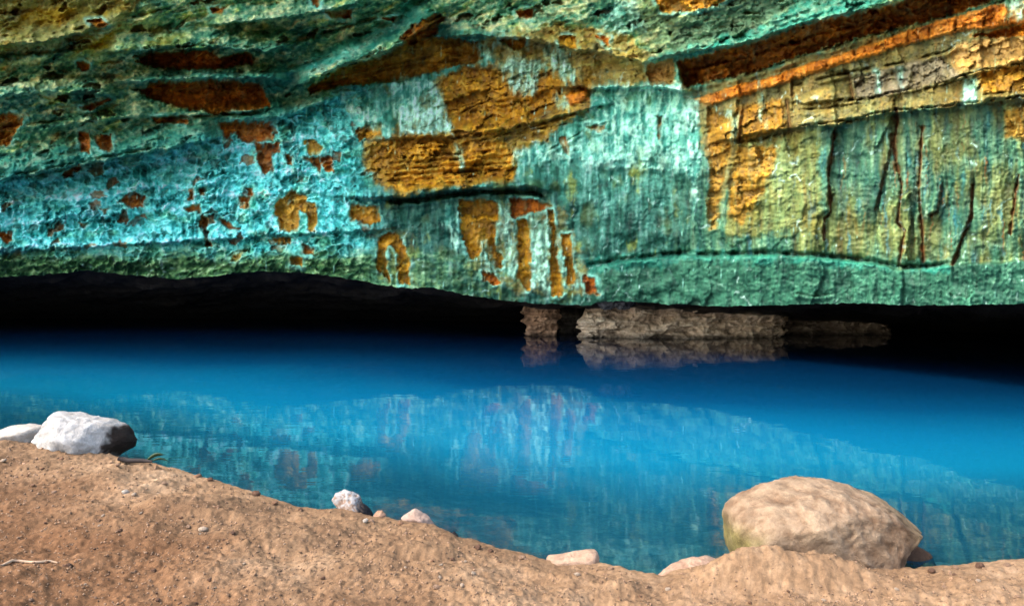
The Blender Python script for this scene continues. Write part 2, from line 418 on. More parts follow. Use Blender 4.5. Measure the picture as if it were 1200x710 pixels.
# ---- broken-out patches of bare rusty rock, each a hollow of its own: (depth, colour, outline)
RUST, OCHRE, BROWN, TAN, PLUM = 'rust', 'ochre', 'brown', 'tan', 'plum'
PAL = {RUST: (lin(96, 48, 16), lin(156, 90, 32), lin(194, 128, 60)), OCHRE: (lin(106, 70, 24), lin(156, 113, 41), lin(188, 150, 78)),
       'amber': (lin(118, 66, 24), lin(184, 116, 52), lin(212, 158, 94)),
       BROWN: (lin(94, 54, 20), lin(158, 98, 38), lin(200, 140, 66)), TAN: (lin(126, 98, 58), lin(172, 138, 90), lin(202, 172, 126)),
       PLUM: (lin(86, 82, 78), lin(126, 122, 116), lin(164, 158, 150))}
PATCH = [
 ('recess', 0.7, BROWN, [(159,73),(179,62),(206,61),(237,59),(250,61),(257,68),(291,61),(297,73),(270,81),(189,81)]),
 ('recess', 0.8, BROWN, [(176,98),(237,95),(304,98),(311,115),(318,125),(291,128),(250,134),(223,127),(200,123),(176,115),(166,105)]),
 ('patch', .3, RUST, [(257,144),(320,144),(320,166),(299,167),(284,166),(274,156),(264,161)]),
 ('patch', .25, RUST, [(299,168),(328,167),(328,179),(318,179),(321,199),(309,206),(301,183)]),
 ('patch', .3, BROWN, [(-30,137),(13,133),(30,139),(20,152),(10,171),(-30,171)]),
 ('patch', .2, RUST, [(93,154),(105,156),(105,179),(96,179)]),
 ('patch', .2, RUST, [(111,159),(132,157),(130,176),(122,177),(113,169)]),
 ('patch', .2, RUST, [(69,205),(85,196),(98,193),(98,198),(78,208)]),
 ('patch', .2, RUST, [(179,137),(220,139),(221,145),(183,144)]),
 ('patch', .4, BROWN, [(90,73),(105,74),(105,83),(95,84)]),
 ('patch', .4, BROWN, [(101,24),(118,22),(128,29),(115,34)]),
 ('patch', .3, BROWN, [(247,10),(264,10),(260,17),(248,16)]),
 ('patch', .3, RUST, [(382,13),(412,12),(412,23),(388,20)]),
 ('patch', .3, RUST, [(364,-6),(378,-6),(373,8),(367,7)]),
 ('patch', .2, RUST, [(95,125),(125,117),(130,118),(105,130)]),
 ('patch', .2, OCHRE, [(357,166),(367,162),(377,172),(374,183),(363,183)]),
 ('patch', .2, RUST, [(358,185),(389,183),(392,203),(382,199),(377,191),(375,203),(368,194)]),
 ('patch', .2, RUST, [(335,181),(343,183),(341,194),(336,193)]),
 ('patch', .3, OCHRE, [(323,237),(340,224),(358,229),(360,236),(369,239),(372,248),(370,271),(362,273),(360,248),(352,248),(347,270),(328,270),(323,254)]),
 ('patch', .3, RUST, [(142,234),(156,224),(169,229),(167,243),(154,244),(139,237)]),
 ('patch', .3, BROWN, [(216,243),(235,239),(235,248),(220,249)]),
 ('crack', .6, BROWN, [(232,249),(242,256),(245,278),(250,290),(242,290),(238,271)]),
 ('patch', .2, RUST, [(281,231),(292,232),(291,244),(281,244)]),
 ('patch', .2, RUST, [(289,222),(297,221),(297,231),(291,229)]),
 ('patch', .2, RUST, [(257,256),(267,259),(281,268),(270,268),(260,263)]),
 ('patch', .2, RUST, [(221,221),(226,222),(226,234),(221,234)]),
 ('patch', .2, RUST, [(233,222),(241,221),(240,229),(233,229)]),
 ('patch', .3, RUST, [(-6,273),(15,271),(13,281),(5,285)]),
 ('patch', .2, RUST, [(117,246),(128,246),(122,253)]),
 ('patch', .25, OCHRE, [(318,278),(341,278),(341,286),(325,286)]),
 ('patch', .25, RUST, [(355,286),(367,290),(368,297),(358,297)]),
 ('patch', .2, OCHRE, [(340,302),(355,302),(353,313),(341,310)]),
 ('patch', .2, OCHRE, [(272,298),(284,298),(282,305),(272,305)]),
 ('patch', .2, RUST, [(91,259),(101,262),(98,267)]),
 ('patch', .3, OCHRE, [(539,234),(584,236),(584,248),(579,292),(588,302),(589,315),(576,312),(572,300),(566,288),(562,302),(549,302),(542,278)]),
 ('patch', .3, RUST, [(598,234),(625,234),(647,243),(637,248),(620,248),(603,256),(599,253)]),
 ('column', .25, OCHRE, [(606,258),(616,256),(621,281),(623,342),(616,339),(608,325)]),
 ('column', .25, OCHRE, [(643,248),(648,248),(650,276),(654,300),(659,346),(647,346),(645,300)]),
 ('column', .25, OCHRE, [(659,275),(669,275),(674,334),(665,334)]),
 ('patch', .2, RUST, [(566,317),(579,322),(589,334),(579,335),(569,329)]),
 ('patch', .35, OCHRE, [(410,241),(444,242),(446,259),(434,264),(412,258)]),
 ('arch', .25, OCHRE, [(444,278),(457,271),(471,281),(481,308),(481,335),(469,332),(466,295),(456,285),(451,295),(456,329),(441,315)]),
 ('patch', .3, RUST, [(684,322),(694,325),(703,346),(687,342)]),
 ('recess', .8, OCHRE, [(360,104),(400,80),(451,64),(485,47),(518,44),(559,51),(566,71),(545,76),(501,85),(468,96),(440,97),(400,101),(365,110)]),
 ('recess', .6, BROWN, [(468,47),(485,30),(515,15),(520,20),(512,41),(478,54)]),
 ('slab', .12, OCHRE, [(518,95),(545,78),(589,85),(637,85),(657,95),(657,122),(616,145),(576,159),(535,162),(525,135),(518,112)]),
 ('slab', .05, OCHRE, [(434,168),(485,159),(535,164),(589,167),(603,183),(603,210),(562,211),(535,217),(468,225),(437,199)]),
 ('patch', .2, OCHRE, [(430,145),(447,142),(447,159),(420,166),(417,152)]),
 ('block', -.25, BROWN, [(660,112),(687,101),(692,115),(667,125)]),
 ('patch', .3, OCHRE, [(584,47),(616,44),(616,57),(603,59)]),
 ('patch', .3, OCHRE, [(654,44),(674,44),(676,57),(657,56)]),
 ('patch', .4, RUST, [(605,14),(625,12),(623,22),(608,21)]),
 ('patch', .4, RUST, [(446,22),(463,20),(461,27)]),
 ('patch', .3, RUST, [(698,42),(714,44),(714,56)]),
 ('patch', .3, TAN, [(758,76),(790,68),(790,99),(762,100)]),
 ('patch', .2, OCHRE, [(765,-8),(860,-8),(840,8),(815,14),(775,14)]),
 ('patch', .2, RUST, [(655,162),(665,161),(667,183),(660,179)]),
 ('patch', .2, RUST, [(769,137),(775,137),(773,166)]),
 ('patch', .2, RUST, [(687,149),(708,145),(704,156)]),
 ('recess', 0.9, BROWN, [(792,72),(885,51),(942,30),(1037,10),(1080,-8),(1150,-10),(1160,3),(1104,20),(1003,46),(945,63),(888,83),(800,103)]),
 ('slab', .0, TAN, [(1121,52),(1165,46),(1290,38),(1290,66),(1200,72),(1145,81),(1121,83),(1111,68)]),
 ('recess', .4, BROWN, [(1138,43),(1200,29),(1290,8),(1290,36),(1165,45)]),
 ('slab', .05, OCHRE, [(1141,86),(1200,75),(1290,70),(1290,100),(1152,110)]),
 ('slab', .05, PLUM, [(1000,91),(1064,74),(1104,68),(1125,88),(1087,101),(1043,112),(1003,117)]),
 ('slab', .15, OCHRE, [(829,125),(854,142),(859,169),(851,199),(845,212),(838,268),(833,270),(829,245),(832,216)]),
 ('slab', .0, OCHRE, [(864,173),(912,172),(905,200),(885,240),(868,262),(852,250)]),
 ('slab', -.05, OCHRE, [(861,125),(915,117),(922,149),(885,162),(864,166)]),
 ('slab', .05, OCHRE, [(1177,128),(1290,122),(1290,185),(1179,160)]),
]
# the row of orange blocks of the band at the upper right
band_t = [(810,117),(838,108),(864,100),(891,93),(917,85),(945,76),(969,68),(1003,57),(1037,46),(1064,37),(1091,28),(1120,19),(1152,10),(1182,4),(1240,-8),(1330,-26)]
band_b = [(834,123),(845,120),(868,113),(891,106),(917,98),(945,89),(969,81),(1003,71),(1037,61),(1064,53),(1091,45),(1120,39),(1152,34),(1182,30),(1240,18),(1330,0)]
for (a, b) in zip(range(len(band_t) - 1), range(1, len(band_t))):
    PATCH.append(('block', -0.22 - 0.10 * ((a * 7) % 5) / 5, 'amber', [band_t[a], band_t[b], band_b[b], band_b[a]]))

region = np.zeros(u.shape, np.int32)
# broad zones: bare brown rock between the run-offs, and teal-tinted strips
ZONES = [(0.9, [(425, 152), (452, 165), (505, 95), (560, 74), (640, 84), (694, 96), (694, 128), (645, 160), (606, 186), (604, 213), (540, 220), (470, 230), (428, 205)], [(-0.6, lin(74, 50, 20)), (-0.15, lin(122, 92, 38)), (0.2, lin(152, 122, 52)), (0.7, lin(168, 152, 92))]),
         (0.68, [(800, 106), (888, 85), (945, 65), (1003, 48), (1104, 22), (1160, 4), (1300, -30), (1300, 122), (1100, 126), (1040, 132), (960, 152), (872, 170), (850, 225), (838, 262), (828, 180)], [(-0.6, lin(70, 50, 28)), (-0.1, lin(106, 92, 54)), (0.25, lin(132, 112, 66)), (0.7, lin(168, 142, 96))]),
         (0.72, [(556, 46), (640, 28), (720, 36), (765, 66), (765, 100), (690, 104), (640, 84), (580, 80)], [(-0.6, lin(80, 58, 24)), (0.0, lin(152, 116, 48)), (0.6, lin(160, 158, 96))]),
         (0.40, [(860, 165), (960, 150), (965, 270), (850, 280)], [(-0.6, lin(74, 70, 28)), (0.0, lin(120, 106, 44)), (0.6, lin(140, 128, 62))]),
         (0.35, [(438, 268), (482, 272), (488, 336), (442, 326)], [(-0.6, lin(80, 70, 26)), (0.0, lin(128, 112, 44)), (0.6, lin(130, 160, 100))]),
         (0.42, [(535, 232), (660, 240), (690, 330), (690, 346), (612, 345), (556, 322)], [(-0.6, lin(90, 64, 26)), (0.0, lin(140, 110, 48)), (0.6, lin(120, 160, 120))]),
         (0.65, [(-60, -20), (190, -20), (140, 30), (60, 60), (-60, 70)], [(-0.6, lin(84, 44, 16)), (0.0, lin(140, 116, 52)), (0.6, lin(180, 176, 116))]),
         (0.75, [(860, -40), (1110, -40), (1000, 20), (900, 50), (800, 74), (770, 72)], [(-0.6, lin(24, 84, 74)), (0.0, lin(48, 128, 114)), (0.6, lin(100, 172, 154))]),
         (0.7, [(296, 122), (360, 98), (400, 74), (460, 44), (518, 12), (480, 2), (420, 38), (350, 70), (280, 92)], [(-0.6, lin(24, 84, 74)), (0.0, lin(48, 128, 114)), (0.6, lin(100, 172, 154))]),
         (0.6, [(-80, 228), (60, 202), (180, 178), (330, 138), (330, 116), (180, 146), (60, 172), (-80, 196)], [(-0.6, lin(24, 84, 74)), (0.0, lin(48, 128, 114)), (0.6, lin(100, 172, 154))]),
         (0.5, [(120, 88), (240, 80), (340, 84), (345, 98), (240, 96), (150, 100)], [(-0.6, lin(24, 84, 74)), (0.0, lin(48, 128, 114)), (0.6, lin(100, 172, 154))]),
         (0.5, [(680, 300), (830, 292), (1000, 300), (1110, 306), (1110, 320), (960, 312), (820, 306), (690, 322)], [(-0.6, lin(24, 84, 74)), (0.0, lin(48, 128, 114)), (0.6, lin(100, 172, 154))]),
         (0.45, [(720, -20), (960, -20), (900, 30), (800, 60), (750, 60)], [(-0.6, lin(70, 40, 20)), (0.0, lin(110, 110, 66)), (0.6, lin(150, 170, 130))])]
n_z = 0.8 * fbm(su / 26, sv / 9, 5, 601, 0.6) + 0.35 * fbm(u / 5, v / 4, 3, 605)
for zk, (a_, pts, stops) in enumerate(ZONES):
    sd = poly_sd(wx, wy, pts) + 10 * fbm(u / 22, v / 16, 4, 610 + zk, 0.6) + 5 * fbm(ux / 6, wy / 40, 3, 620 + zk)
    m = sstep(-3, 5, sd)
    c = ramp(n_z + 0.2 * (qval - 0.5), stops) * (1 - 0.35 * (1 - sstep(0.0, 0.08, q2 - q1)))[..., None]
    col = mix(col, c, m * a_)
    h += m * a_ * (0.6 if zk == 1 else 0.3 if zk >= 5 else 1.0) * (0.22 * (qval - 0.5) + 0.10 * n_z - 0.10 * (1 - sstep(0.0, 0.08, q2 - q1)))
n_o = fbm(wx / 22, wy / 16, 4, 121) + 0.5 * fbm(u / 5, v / 5, 2, 125)
n_ov = fbm(wx / 5, wy / 40, 3, 127)
mottle = sstep(0.1, 0.55, fbm(wx / 13, wy / 13, 4, 128))
for k, (kind, dep, pal, pts) in enumerate(PATCH):
    xs = [p[0] for p in pts]; ys = [p[1] for p in pts]
    j0, j1 = np.searchsorted(U, [min(xs) - 12, max(xs) + 12])
    sub = (slice(None), slice(j0, j1))
    sd = poly_sd(wx[sub] * 0.55 + u[sub] * 0.45, wy[sub] * 0.55 + v[sub] * 0.45, pts)
    size = min(max(xs) - min(xs), max(ys) - min(ys))
    soft = (0.8 if kind != 'slab' else 3.0) + 4.5 * sstep(0.0, 0.6, fbm(u[sub] / 13, v[sub] / 13, 3, 240 + k))
    jag = (1.6 if size < 14 else 3.4) * (fbm(u[sub] / 9, v[sub] / 9, 4, 200 + k, 0.6) + 0.7 * fbm(u[sub] / 4.5, v[sub] / 16, 3, 260 + k))
    if kind == 'block': jag = jag * 0.4
    m = sstep(-soft, soft, sd + jag)
    if kind in ('patch', 'column', 'arch', 'crack'):                  # lime crust standing proud round each broken-out hollow
        e = sd + jag
        rim = sstep(-7.0, -2.0, e) * sstep(1.0, -1.5, e) * sstep(-0.35, 0.35, fbm(u[sub] / 14, v[sub] / 14, 3, 280 + k))
        col[sub] = mix(col[sub], lin(150, 222, 208), rim * 0.55)
        h[sub] += 0.10 * rim
    lo_, mid_, hi_ = PAL[pal]
    c = ramp(n_o[sub] * 0.6 + 0.45 * n_ov[sub] + 0.12 * ((k * 5) % 7 - 3) / 3, [(-0.6, lo_), (0.05, mid_), (0.65, hi_)])
    if pal in (OCHRE, TAN):
        c = mix(c, lin(118, 116, 58), mottle[sub] * 0.45)
    e1 = (1 - sstep(0.0, 0.10, (q2 - q1)[sub])) * sstep(-0.4, 0.3, n_ov[sub]); e2 = 0.4 * (1 - sstep(0.0, 0.09, (q4 - q3)[sub]))
    c = c * (1 + 0.35 * n_z[sub])[..., None]
    c = c * (0.72 + 0.5 * qval[sub] + 0.25 * (qval2[sub] - 0.5))[..., None] * (1 - 0.35 * e1 - 0.15 * e2)[..., None]
    h[sub] += m * (0.26 * (qval[sub] - 0.5) + 0.10 * (qval2[sub] - 0.5) - 0.12 * e1 - 0.04 * e2) * {'block': 0.35, 'slab': 0.85, 'recess': 0.7}.get(kind, 0.35)
    run = sstep(0.12, 0.55, fbm(wx[sub] / 6, wy[sub] / 26, 4, 700 + k % 9)) * (0.75 if kind in ('slab', 'patch', 'column', 'arch') else 0.4)
    run = run * sstep(26, -4, v[sub] - min(ys)) if kind == 'patch' else run * 0.8
    col[sub] = mix(col[sub], c, m * (0.96 if kind != 'slab' or max(xs) < 800 else 0.72) * (1 - run))
    h[sub] += -dep * sstep(-1.5, 3.0, sd + jag)
    inside = sd + jag > 0
    r_ = region[sub]; r_[inside] = k + 1; region[sub] = r_

# ---- layered ochre ledges (thin beds with open joints)
def lip_fold(curve, back, depth, u0, u1, seed, gain=2.0):
    """a rounded fold of rock that swells towards its lower edge and then breaks back under itself"""
    global h
    cy = np.interp(U, [p[0] for p in curve], [p[1] for p in curve]) + 4 * fbm(U / 30, U * 0 + seed, 4, 900 + seed, 0.6)
    d = cy - v + 2.0 * fbm(u / 9, v / 9, 2, 920 + seed)
    win = sstep(u0 - 4, u0 + 25, u) * sstep(u1 + 4, u1 - 25, u)
    h += win * depth * gain * sstep(back, 0, d) * sstep(-1.5, 1.0, d)

for i, (c_, b_, d_) in enumerate([([(-60, 222), (60, 200), (100, 192), (180, 178), (260, 160)], 40, .9), ([(120, 62), (240, 56), (310, 60), (350, 52)], 26, .8), ([(140, 97), (230, 92), (320, 92), (345, 96)], 20, .7),
                                  ([(340, 106), (400, 78), (455, 60), (520, 20)], 34, 1.2), ([(-40, 118), (60, 108), (140, 112)], 24, .6), ([(520, 42), (600, 44), (690, 60), (770, 76)], 26, .7),
                                  ([(760, 70), (885, 48), (942, 27), (1040, 6), (1120, -14)], 30, .45), ([(-40, 60), (60, 48), (150, 24)], 22, .6), ([(240, 30), (330, 22), (440, 2)], 22, .7),
                                  ([(400, 232), (470, 232), (540, 222), (625, 219), (648, 226)], 22, .55), ([(270, 142), (330, 138), (400, 112)], 22, .4), ([(640, 102), (700, 104), (760, 102), (815, 108)], 16, .40), ([(830, 168), (915, 151), (979, 146), (1043, 132), (1104, 127), (1200, 115), (1300, 105)], 34, .30), ([(920, 120), (1000, 117), (1043, 112), (1091, 103), (1138, 88), (1200, 76), (1300, 62)], 22, .2), ([(430, 164), (540, 160), (600, 150), (690, 128), (722, 120)], 20, .3), ([(-60, 300), (60, 292), (200, 284), (330, 276), (470, 268)], 20, .25), ([(60, 150), (150, 138), (250, 134), (320, 128)], 20, .4)]):
    lip_fold(c_, b_, d_, c_[0][0], c_[-1][0], i)

def bed(p0, p1, curve, u0, u1, step, dark=0.6, w=1.2, seed=0, unbroken=False):
    """open bedding joint along curve between u0 and u1: a groove and an edge that stands out under it"""
    global h, col
    cy = np.interp(U, [p[0] for p in curve], [p[1] for p in curve]) + 3.0 * fbm(U / 22, U * 0 + seed, 4, 300 + seed, 0.6)
    d = v - cy
    win = sstep(u0 - 3, u0 + 6, u) * sstep(u1 + 3, u1 - 6, u)
    var = fbm(u / 20, v * 0 + seed, 3, 330 + seed)
    win = win * (0.45 + 0.55 * sstep(-0.45, 0.35, var) if unbroken else sstep(-0.45, 0.35, var))
    w = w * (0.75 + 0.7 * sstep(-0.3, 0.6, fbm(u / 11, v * 0 + seed, 3, 350 + seed)))
    p0 = p0 * 0.8 * (0.7 + 0.6 * sstep(-0.3, 0.6, fbm(u / 9, v * 0 + seed, 2, 370 + seed)))
    h += win * (-p0 * np.exp(-(d / w) ** 2) + p1 * sstep(0, 2.0, d) * sstep(step, step * 0.4, d))
    col = mix(col, col * dark, win * np.exp(-(d / w) ** 2) * 0.7)

for i, (y0, y1, a, b_) in enumerate([(176, 172, 470, 520), (184, 178, 455, 600), (192, 186, 452, 560), (199, 192, 445, 602), (206, 199, 450, 602), (213, 206, 452, 598), (219, 213, 460, 560)]):
    bed(0.35, 0.18, [(a - 20, y0 + 1), (b_ + 10, y1 - 1)], a, b_, 7, seed=i)
for i, c_ in enumerate([[(560, 166), (620, 150), (690, 128), (720, 122)], [(540, 160), (600, 150), (660, 130)], [(600, 158), (700, 138)], [(530, 140), (560, 122), (600, 118)],
                        [(640, 178), (690, 150), (715, 143)], [(380, 92), (440, 80), (520, 62), (560, 66)], [(400, 96), (470, 78), (540, 72)]]):
    bed(0.3, 0.15, c_, c_[0][0], c_[-1][0], 8, seed=20 + i)
for i, c_ in enumerate([[(915, 149), (979, 144), (1043, 130), (1104, 125), (1200, 113), (1300, 104)], [(969, 115), (1000, 118), (1043, 110), (1091, 101), (1138, 86), (1200, 74), (1300, 60)],
                        [(800, 103), (888, 84), (945, 64), (1003, 47), (1104, 21), (1180, 0)], [(925, 130), (960, 128), (1010, 122)], [(1152, 111), (1200, 107), (1290, 100)],
                        [(930, 100), (965, 92), (1000, 84), (1064, 73), (1104, 62), (1121, 52)], [(862, 168), (885, 165), (915, 158)], [(800, 84), (880, 66), (960, 40), (1040, 22)]]):
    bed(0.5, 0.22, c_, c_[0][0], c_[-1][0], 10, dark=0.5, w=1.5, seed=40 + i)
bed(0.75, 0.0, LEDGE, 690, 1112, 10, dark=0.45, w=2.6, seed=60, unbroken=True)
bed(0.3, 0.2, [(690, 352), (800, 340), (850, 344), (960, 346), (1000, 344)], 930, 975, 8, seed=61)
bed(0.9, 0.35, [(440, 238), (470, 236), (500, 233), (540, 227), (580, 224), (625, 226), (650, 236)], 455, 640, 10, dark=0.5, w=2.8, seed=62, unbroken=True)  # shadow under the ledge, cut as a groove and darkened in colour
bed(-0.5, 0.0, [(400, 232), (470, 226), (540, 217), (600, 211), (630, 216)], 405, 632, 10, dark=1.0, w=5.0, seed=63)
for i, c_ in enumerate([[(-20, 212), (60, 197), (100, 189), (180, 174)], [(140, 92), (230, 86), (330, 84), (400, 62)], [(120, 140), (210, 137), (310, 132), (350, 118)], [(150, 58), (240, 54), (300, 56), (370, 40)],
                        [(-20, 100), (60, 92), (140, 90)], [(0, 150), (80, 140), (150, 128)], [(300, 60), (380, 40), (460, 16)], [(350, 100), (410, 76), (470, 48), (520, 14)], [(30, 46), (120, 30), (200, 10)], [(0, 66), (90, 58), (160, 46)]]):
    bed(0.4, 0.35, c_, c_[0][0], c_[-1][0], 14, dark=0.65, w=2.2, seed=70 + i)

# ---- upright cracks
for i, c_ in enumerate([[(979, 149), (971, 203), (973, 248), (966, 256), (966, 281)], [(1050, 128), (1052, 145), (1047, 169), (1052, 196), (1057, 217), (1052, 261), (1060, 271), (1054, 308)],
                        [(1045, 159), (1042, 186), (1033, 216), (1026, 245)], [(1081, 149), (1079, 189), (1077, 220), (1081, 275), (1082, 308)], [(1140, 217), (1138, 254), (1128, 278), (1116, 310)],
                        [(1194, 205), (1187, 248), (1184, 275)], [(928, 95), (928, 112)], [(995, 86), (997, 96), (1000, 116)], [(1104, 215), (1098, 248), (1090, 252)], [(922, 118), (926, 150)], [(870, 130), (866, 165)]]):
    sub = (slice(None), slice(*np.searchsorted(U, [min(p[0] for p in c_) - 25, max(p[0] for p in c_) + 25])))
    xq, yq = wx[sub] * 0.22 + u[sub] * 0.78, wy[sub] * 0.22 + v[sub] * 0.78
    d = seg_dist(xq, yq, c_)
    c_s = sorted(c_, key=lambda p: p[1])
    side = xq - np.interp(yq, [p[1] for p in c_s], [p[0] for p in c_s])
    h[sub] += 0.13 * (1 if i % 2 else -1) * np.sign(side) * np.exp(-np.abs(d) / 12) * sstep(0, 1.0, np.abs(side))    # one lip of the crack stands out
    main = 1.0 if i in (0, 1, 3, 4, 5) else 0.6
    wv = 0.35 + 1.1 * sstep(-0.5, 0.6, fbm(u[sub] / 60, v[sub] / 14, 3, 650 + i)); d = d / wv
    h[sub] -= 0.32 * main * np.exp(-(d / 1.5) ** 2)
    col[sub] = mix(col[sub], lin(92, 48, 22), np.exp(-(d / 2.2) ** 2) * 0.85 * main)

# ---- white lime run-offs
LIME = [([(457,97),(470,90),(500,92),(515,105),(520,125),(533,150),(515,158),(470,157),(462,125)], 1), ([(400,110),(425,118),(455,145),(452,162),(435,152),(405,128)], 1),
        ([(584,72),(615,66),(640,75),(637,92),(625,112),(600,108)], .85), ([(630,55),(645,52),(668,95),(665,103)], 1), ([(650,55),(662,58),(676,100),(668,98)], 1),
        ([(560,55),(580,52),(585,70),(566,72)], .8), ([(700,106),(800,105),(812,150),(815,205),(760,200),(700,200),(660,192),(600,195),(600,178),(680,160)], .6), ([(800,106),(818,112),(822,205),(812,260),(806,200)], .8),
        ([(1130,95),(1142,92),(1152,122),(1125,125)], .9), ([(1024,80),(1030,80),(1034,108),(1028,110)], .9), ([(1050,76),(1060,76),(1060,104),(1054,100)], .7), ([(1178,-5),(1206,-5),(1204,26),(1180,24)], .8),
        ([(530,166),(538,166),(543,200),(538,200)], .9), ([(520,238),(532,238),(536,300),(526,290)], .8), ([(585,238),(598,240),(605,330),(594,322)], .7), ([(622,256),(642,254),(645,345),(627,340)], .7), ([(562,284),(568,282),(582,316),(566,310)], .8),
        ([(650,110),(662,114),(666,132),(656,128)], .9), ([(690,100),(800,96),(800,112),(700,112)], .7), ([(720,0),(745,0),(758,40),(720,42),(700,30)], .6), ([(890,95),(896,112),(898,150),(890,140)], .7), ([(855,132),(864,136),(868,168),(860,166)], .7)]
lime_tex = sstep(0.32, 0.78, 0.55 * ridged(ux / 10, wy / 45, 4, 141) + 0.45 * ridged(wx / 9, wy / 13, 3, 142) + 0.25 * fbm(u / 16, v / 16, 3, 143))
for k, (pts, a) in enumerate(LIME):
    xs = [p[0] for p in pts]
    sub = (slice(None), slice(*np.searchsorted(U, [min(xs) - 25, max(xs) + 25])))
    sd = poly_sd(wx[sub], wy[sub], pts)
    m = sstep(-4, 4, sd + 6 * fbm(u[sub] / 9, v[sub] / 22, 4, 400 + k, 0.6) + 4 * fbm(ux[sub] / 4, v[sub] / 30, 2, 430 + k) - 1)
    tex = lime_tex[sub]
    c = lin(96, 180, 170) * (1 - tex[..., None]) + lin(186, 240, 220) * tex[..., None]
    col[sub] = mix(col[sub], c, m * a * (0.35 + 0.65 * tex))
    h[sub] += m * (0.05 + 0.06 * tex)
strand = sstep(0.90, 0.985, ridged(ux / 13, v / 150, 2, 171)) * sstep(-0.05, 0.3, fbm(u / 34, v / 22, 4, 173, 0.6)) * (1 - wc)
strand = np.maximum(strand, 0.8 * sstep(0.92, 0.985, ridged(ux / 8 + 3, v / 90, 2, 175)) * sstep(0.1, 0.4, fbm(u / 22, v / 30, 4, 177, 0.6)) * (1 - wc))
col = mix(col, lin(160, 222, 208) + 0 * col, strand * 0.75 * np.interp(U, [0, 800, 900], [1, 1, 0.45])[None])
h += 0.05 * strand
# hairline lime veins over everything
vein = sstep(0.86, 0.97, ridged(wx / 24, wy / 30, 2, 151)) * sstep(-0.2, 0.4, fbm(u / 50, v / 50, 2, 153))
col = mix(col, lin(176, 214, 208), vein * 0.55 * (1 - wc * 0.5) * (region == 0))

# stronger local contrast of the stains themselves, and a warmer, greener mineral cast
lum = col @ np.array([0.2, 0.7, 0.1])
base_l = np.interp(U, [-200, 450, 700, 1300], [0.33, 0.30, 0.22, 0.18])[None]
col = col * (np.clip(lum / base_l, 0.05, 4) ** 0.16)[..., None] * np.array([1.14, 1.04, 0.98])
lum = col @ np.array([0.25, 0.6, 0.15])
col = np.clip(lum[..., None] + (col - lum[..., None]) * (1.22 - 0.10 * sstep(1.1, 1.8, col[..., 0] / col[..., 2]))[..., None], 0.004, 0.85)
col = col * (1 + sstep(1.1, 1.8, col[..., 0] / col[..., 2])[..., None] * np.array([0.16, 0.22, -0.05]))
D = D0 - h * np.clip(D0 / 20, 0.5, 1.3)
P = np.stack([(u - 600) / F * D, D, CAM_H + T * D], -1)
nr, nc = u.shape
faces = grid_faces(nr, nc)[:, ::-1]
co = P.reshape(-1, 3); cl = np.clip(col.reshape(-1, 3), 0.004, 0.85)
fu = u.reshape(-1)[faces[:, 0]]; fv = v.reshape(-1)[faces[:, 0]]
freg = region.reshape(-1)[faces[:, 0]]
fceil = (dseam.reshape(-1)[faces[:, 0]] < 0)
fledge = (ledge_m.reshape(-1)[faces[:, 0]] > 0.5)

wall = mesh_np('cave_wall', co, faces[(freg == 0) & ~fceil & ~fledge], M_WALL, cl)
tag(wall, 'overhanging cave wall streaked turquoise, white and green above the blue lake', 'rock wall', kind='structure')
ceil_o = mesh_np('cave_ceiling', co, faces[(freg == 0) & fceil & ~fledge], M_WALL, cl)
tag(ceil_o, 'dark teal and mossy pitted rock ceiling over the cave wall', 'cave ceiling', kind='structure')
mesh_np('rock_ledge', co, faces[(freg == 0) & fledge], M_WALL, cl, parent=wall)
PNAME = {'recess': 'hollow', 'patch': 'bare_rock_patch', 'crack': 'open_crack', 'column': 'rust_column', 'arch': 'rust_arch', 'slab': 'rock_slab', 'block': 'rock_block'}
for k, (kind, dep, pal, pts) in enumerate(PATCH):
    f = faces[freg == k + 1]
    if len(f) < 4: continue
    mesh_np(PNAME[kind], co, f, M_WALL, cl, parent=ceil_o if fceil[freg == k + 1].mean() > 0.5 else wall)

# the low recess behind the lip: its roof slopes down and back to the water
n_b = 90
tb = np.linspace(0, 1, n_b)[:, None]
lipP = P[-1]
Dback = np.interp(U, [-1500, -700, 0, 450, 640, 800, 1000, 1200, 1700, 2350], [22, 38, 52, 50, 47, 44, 40, 36, 24, 14])
endP = np.stack([(U - 600) / F * Dback, Dback, np.full(len(U), -0.6)], -1)
sag = np.stack([np.zeros_like(U), np.zeros_like(U), np.ones_like(U)], -1)
kern = np.ones(41) / 41
lipS = np.stack([np.convolve(np.pad(lipP[:, c], 20, mode='edge'), kern, 'valid') for c in range(3)], -1)
blend = np.clip(tb * 14, 0, 1)[..., None]
RP = (lipP[None] * (1 - blend) + lipS[None] * blend) * (1 - tb[..., None]) + endP[None] * tb[..., None]
ub = np.repeat(U[None], n_b, 0)
hump = np.sin(np.pi * tb) * 0.25 + np.sin(np.pi * np.minimum(tb * 6, 1)) * 0.10
bump_ = np.minimum(tb * 8, 1) * (0.5 * fbm(ub / 80, tb * 9 + 0 * ub, 4, 161) + 0.26 * ridged(ub / 60, tb * 26 + 0 * ub, 3, 163))
RP[..., 2] += (hump + bump_ * (1 - tb))
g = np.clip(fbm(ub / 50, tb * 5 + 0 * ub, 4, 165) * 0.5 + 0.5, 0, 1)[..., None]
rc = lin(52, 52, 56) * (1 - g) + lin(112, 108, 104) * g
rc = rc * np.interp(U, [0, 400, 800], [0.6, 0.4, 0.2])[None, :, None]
rc = rc * (1 - tb[..., None]) + lin(20, 20, 22) * tb[..., None]  # recess shade painted into the rock, darkest at the back
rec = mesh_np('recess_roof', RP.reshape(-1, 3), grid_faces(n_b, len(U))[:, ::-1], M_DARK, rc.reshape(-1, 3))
tag(rec, 'rock roof painted with the shade of the low recess under the cave wall', 'cave roof', kind='structure')

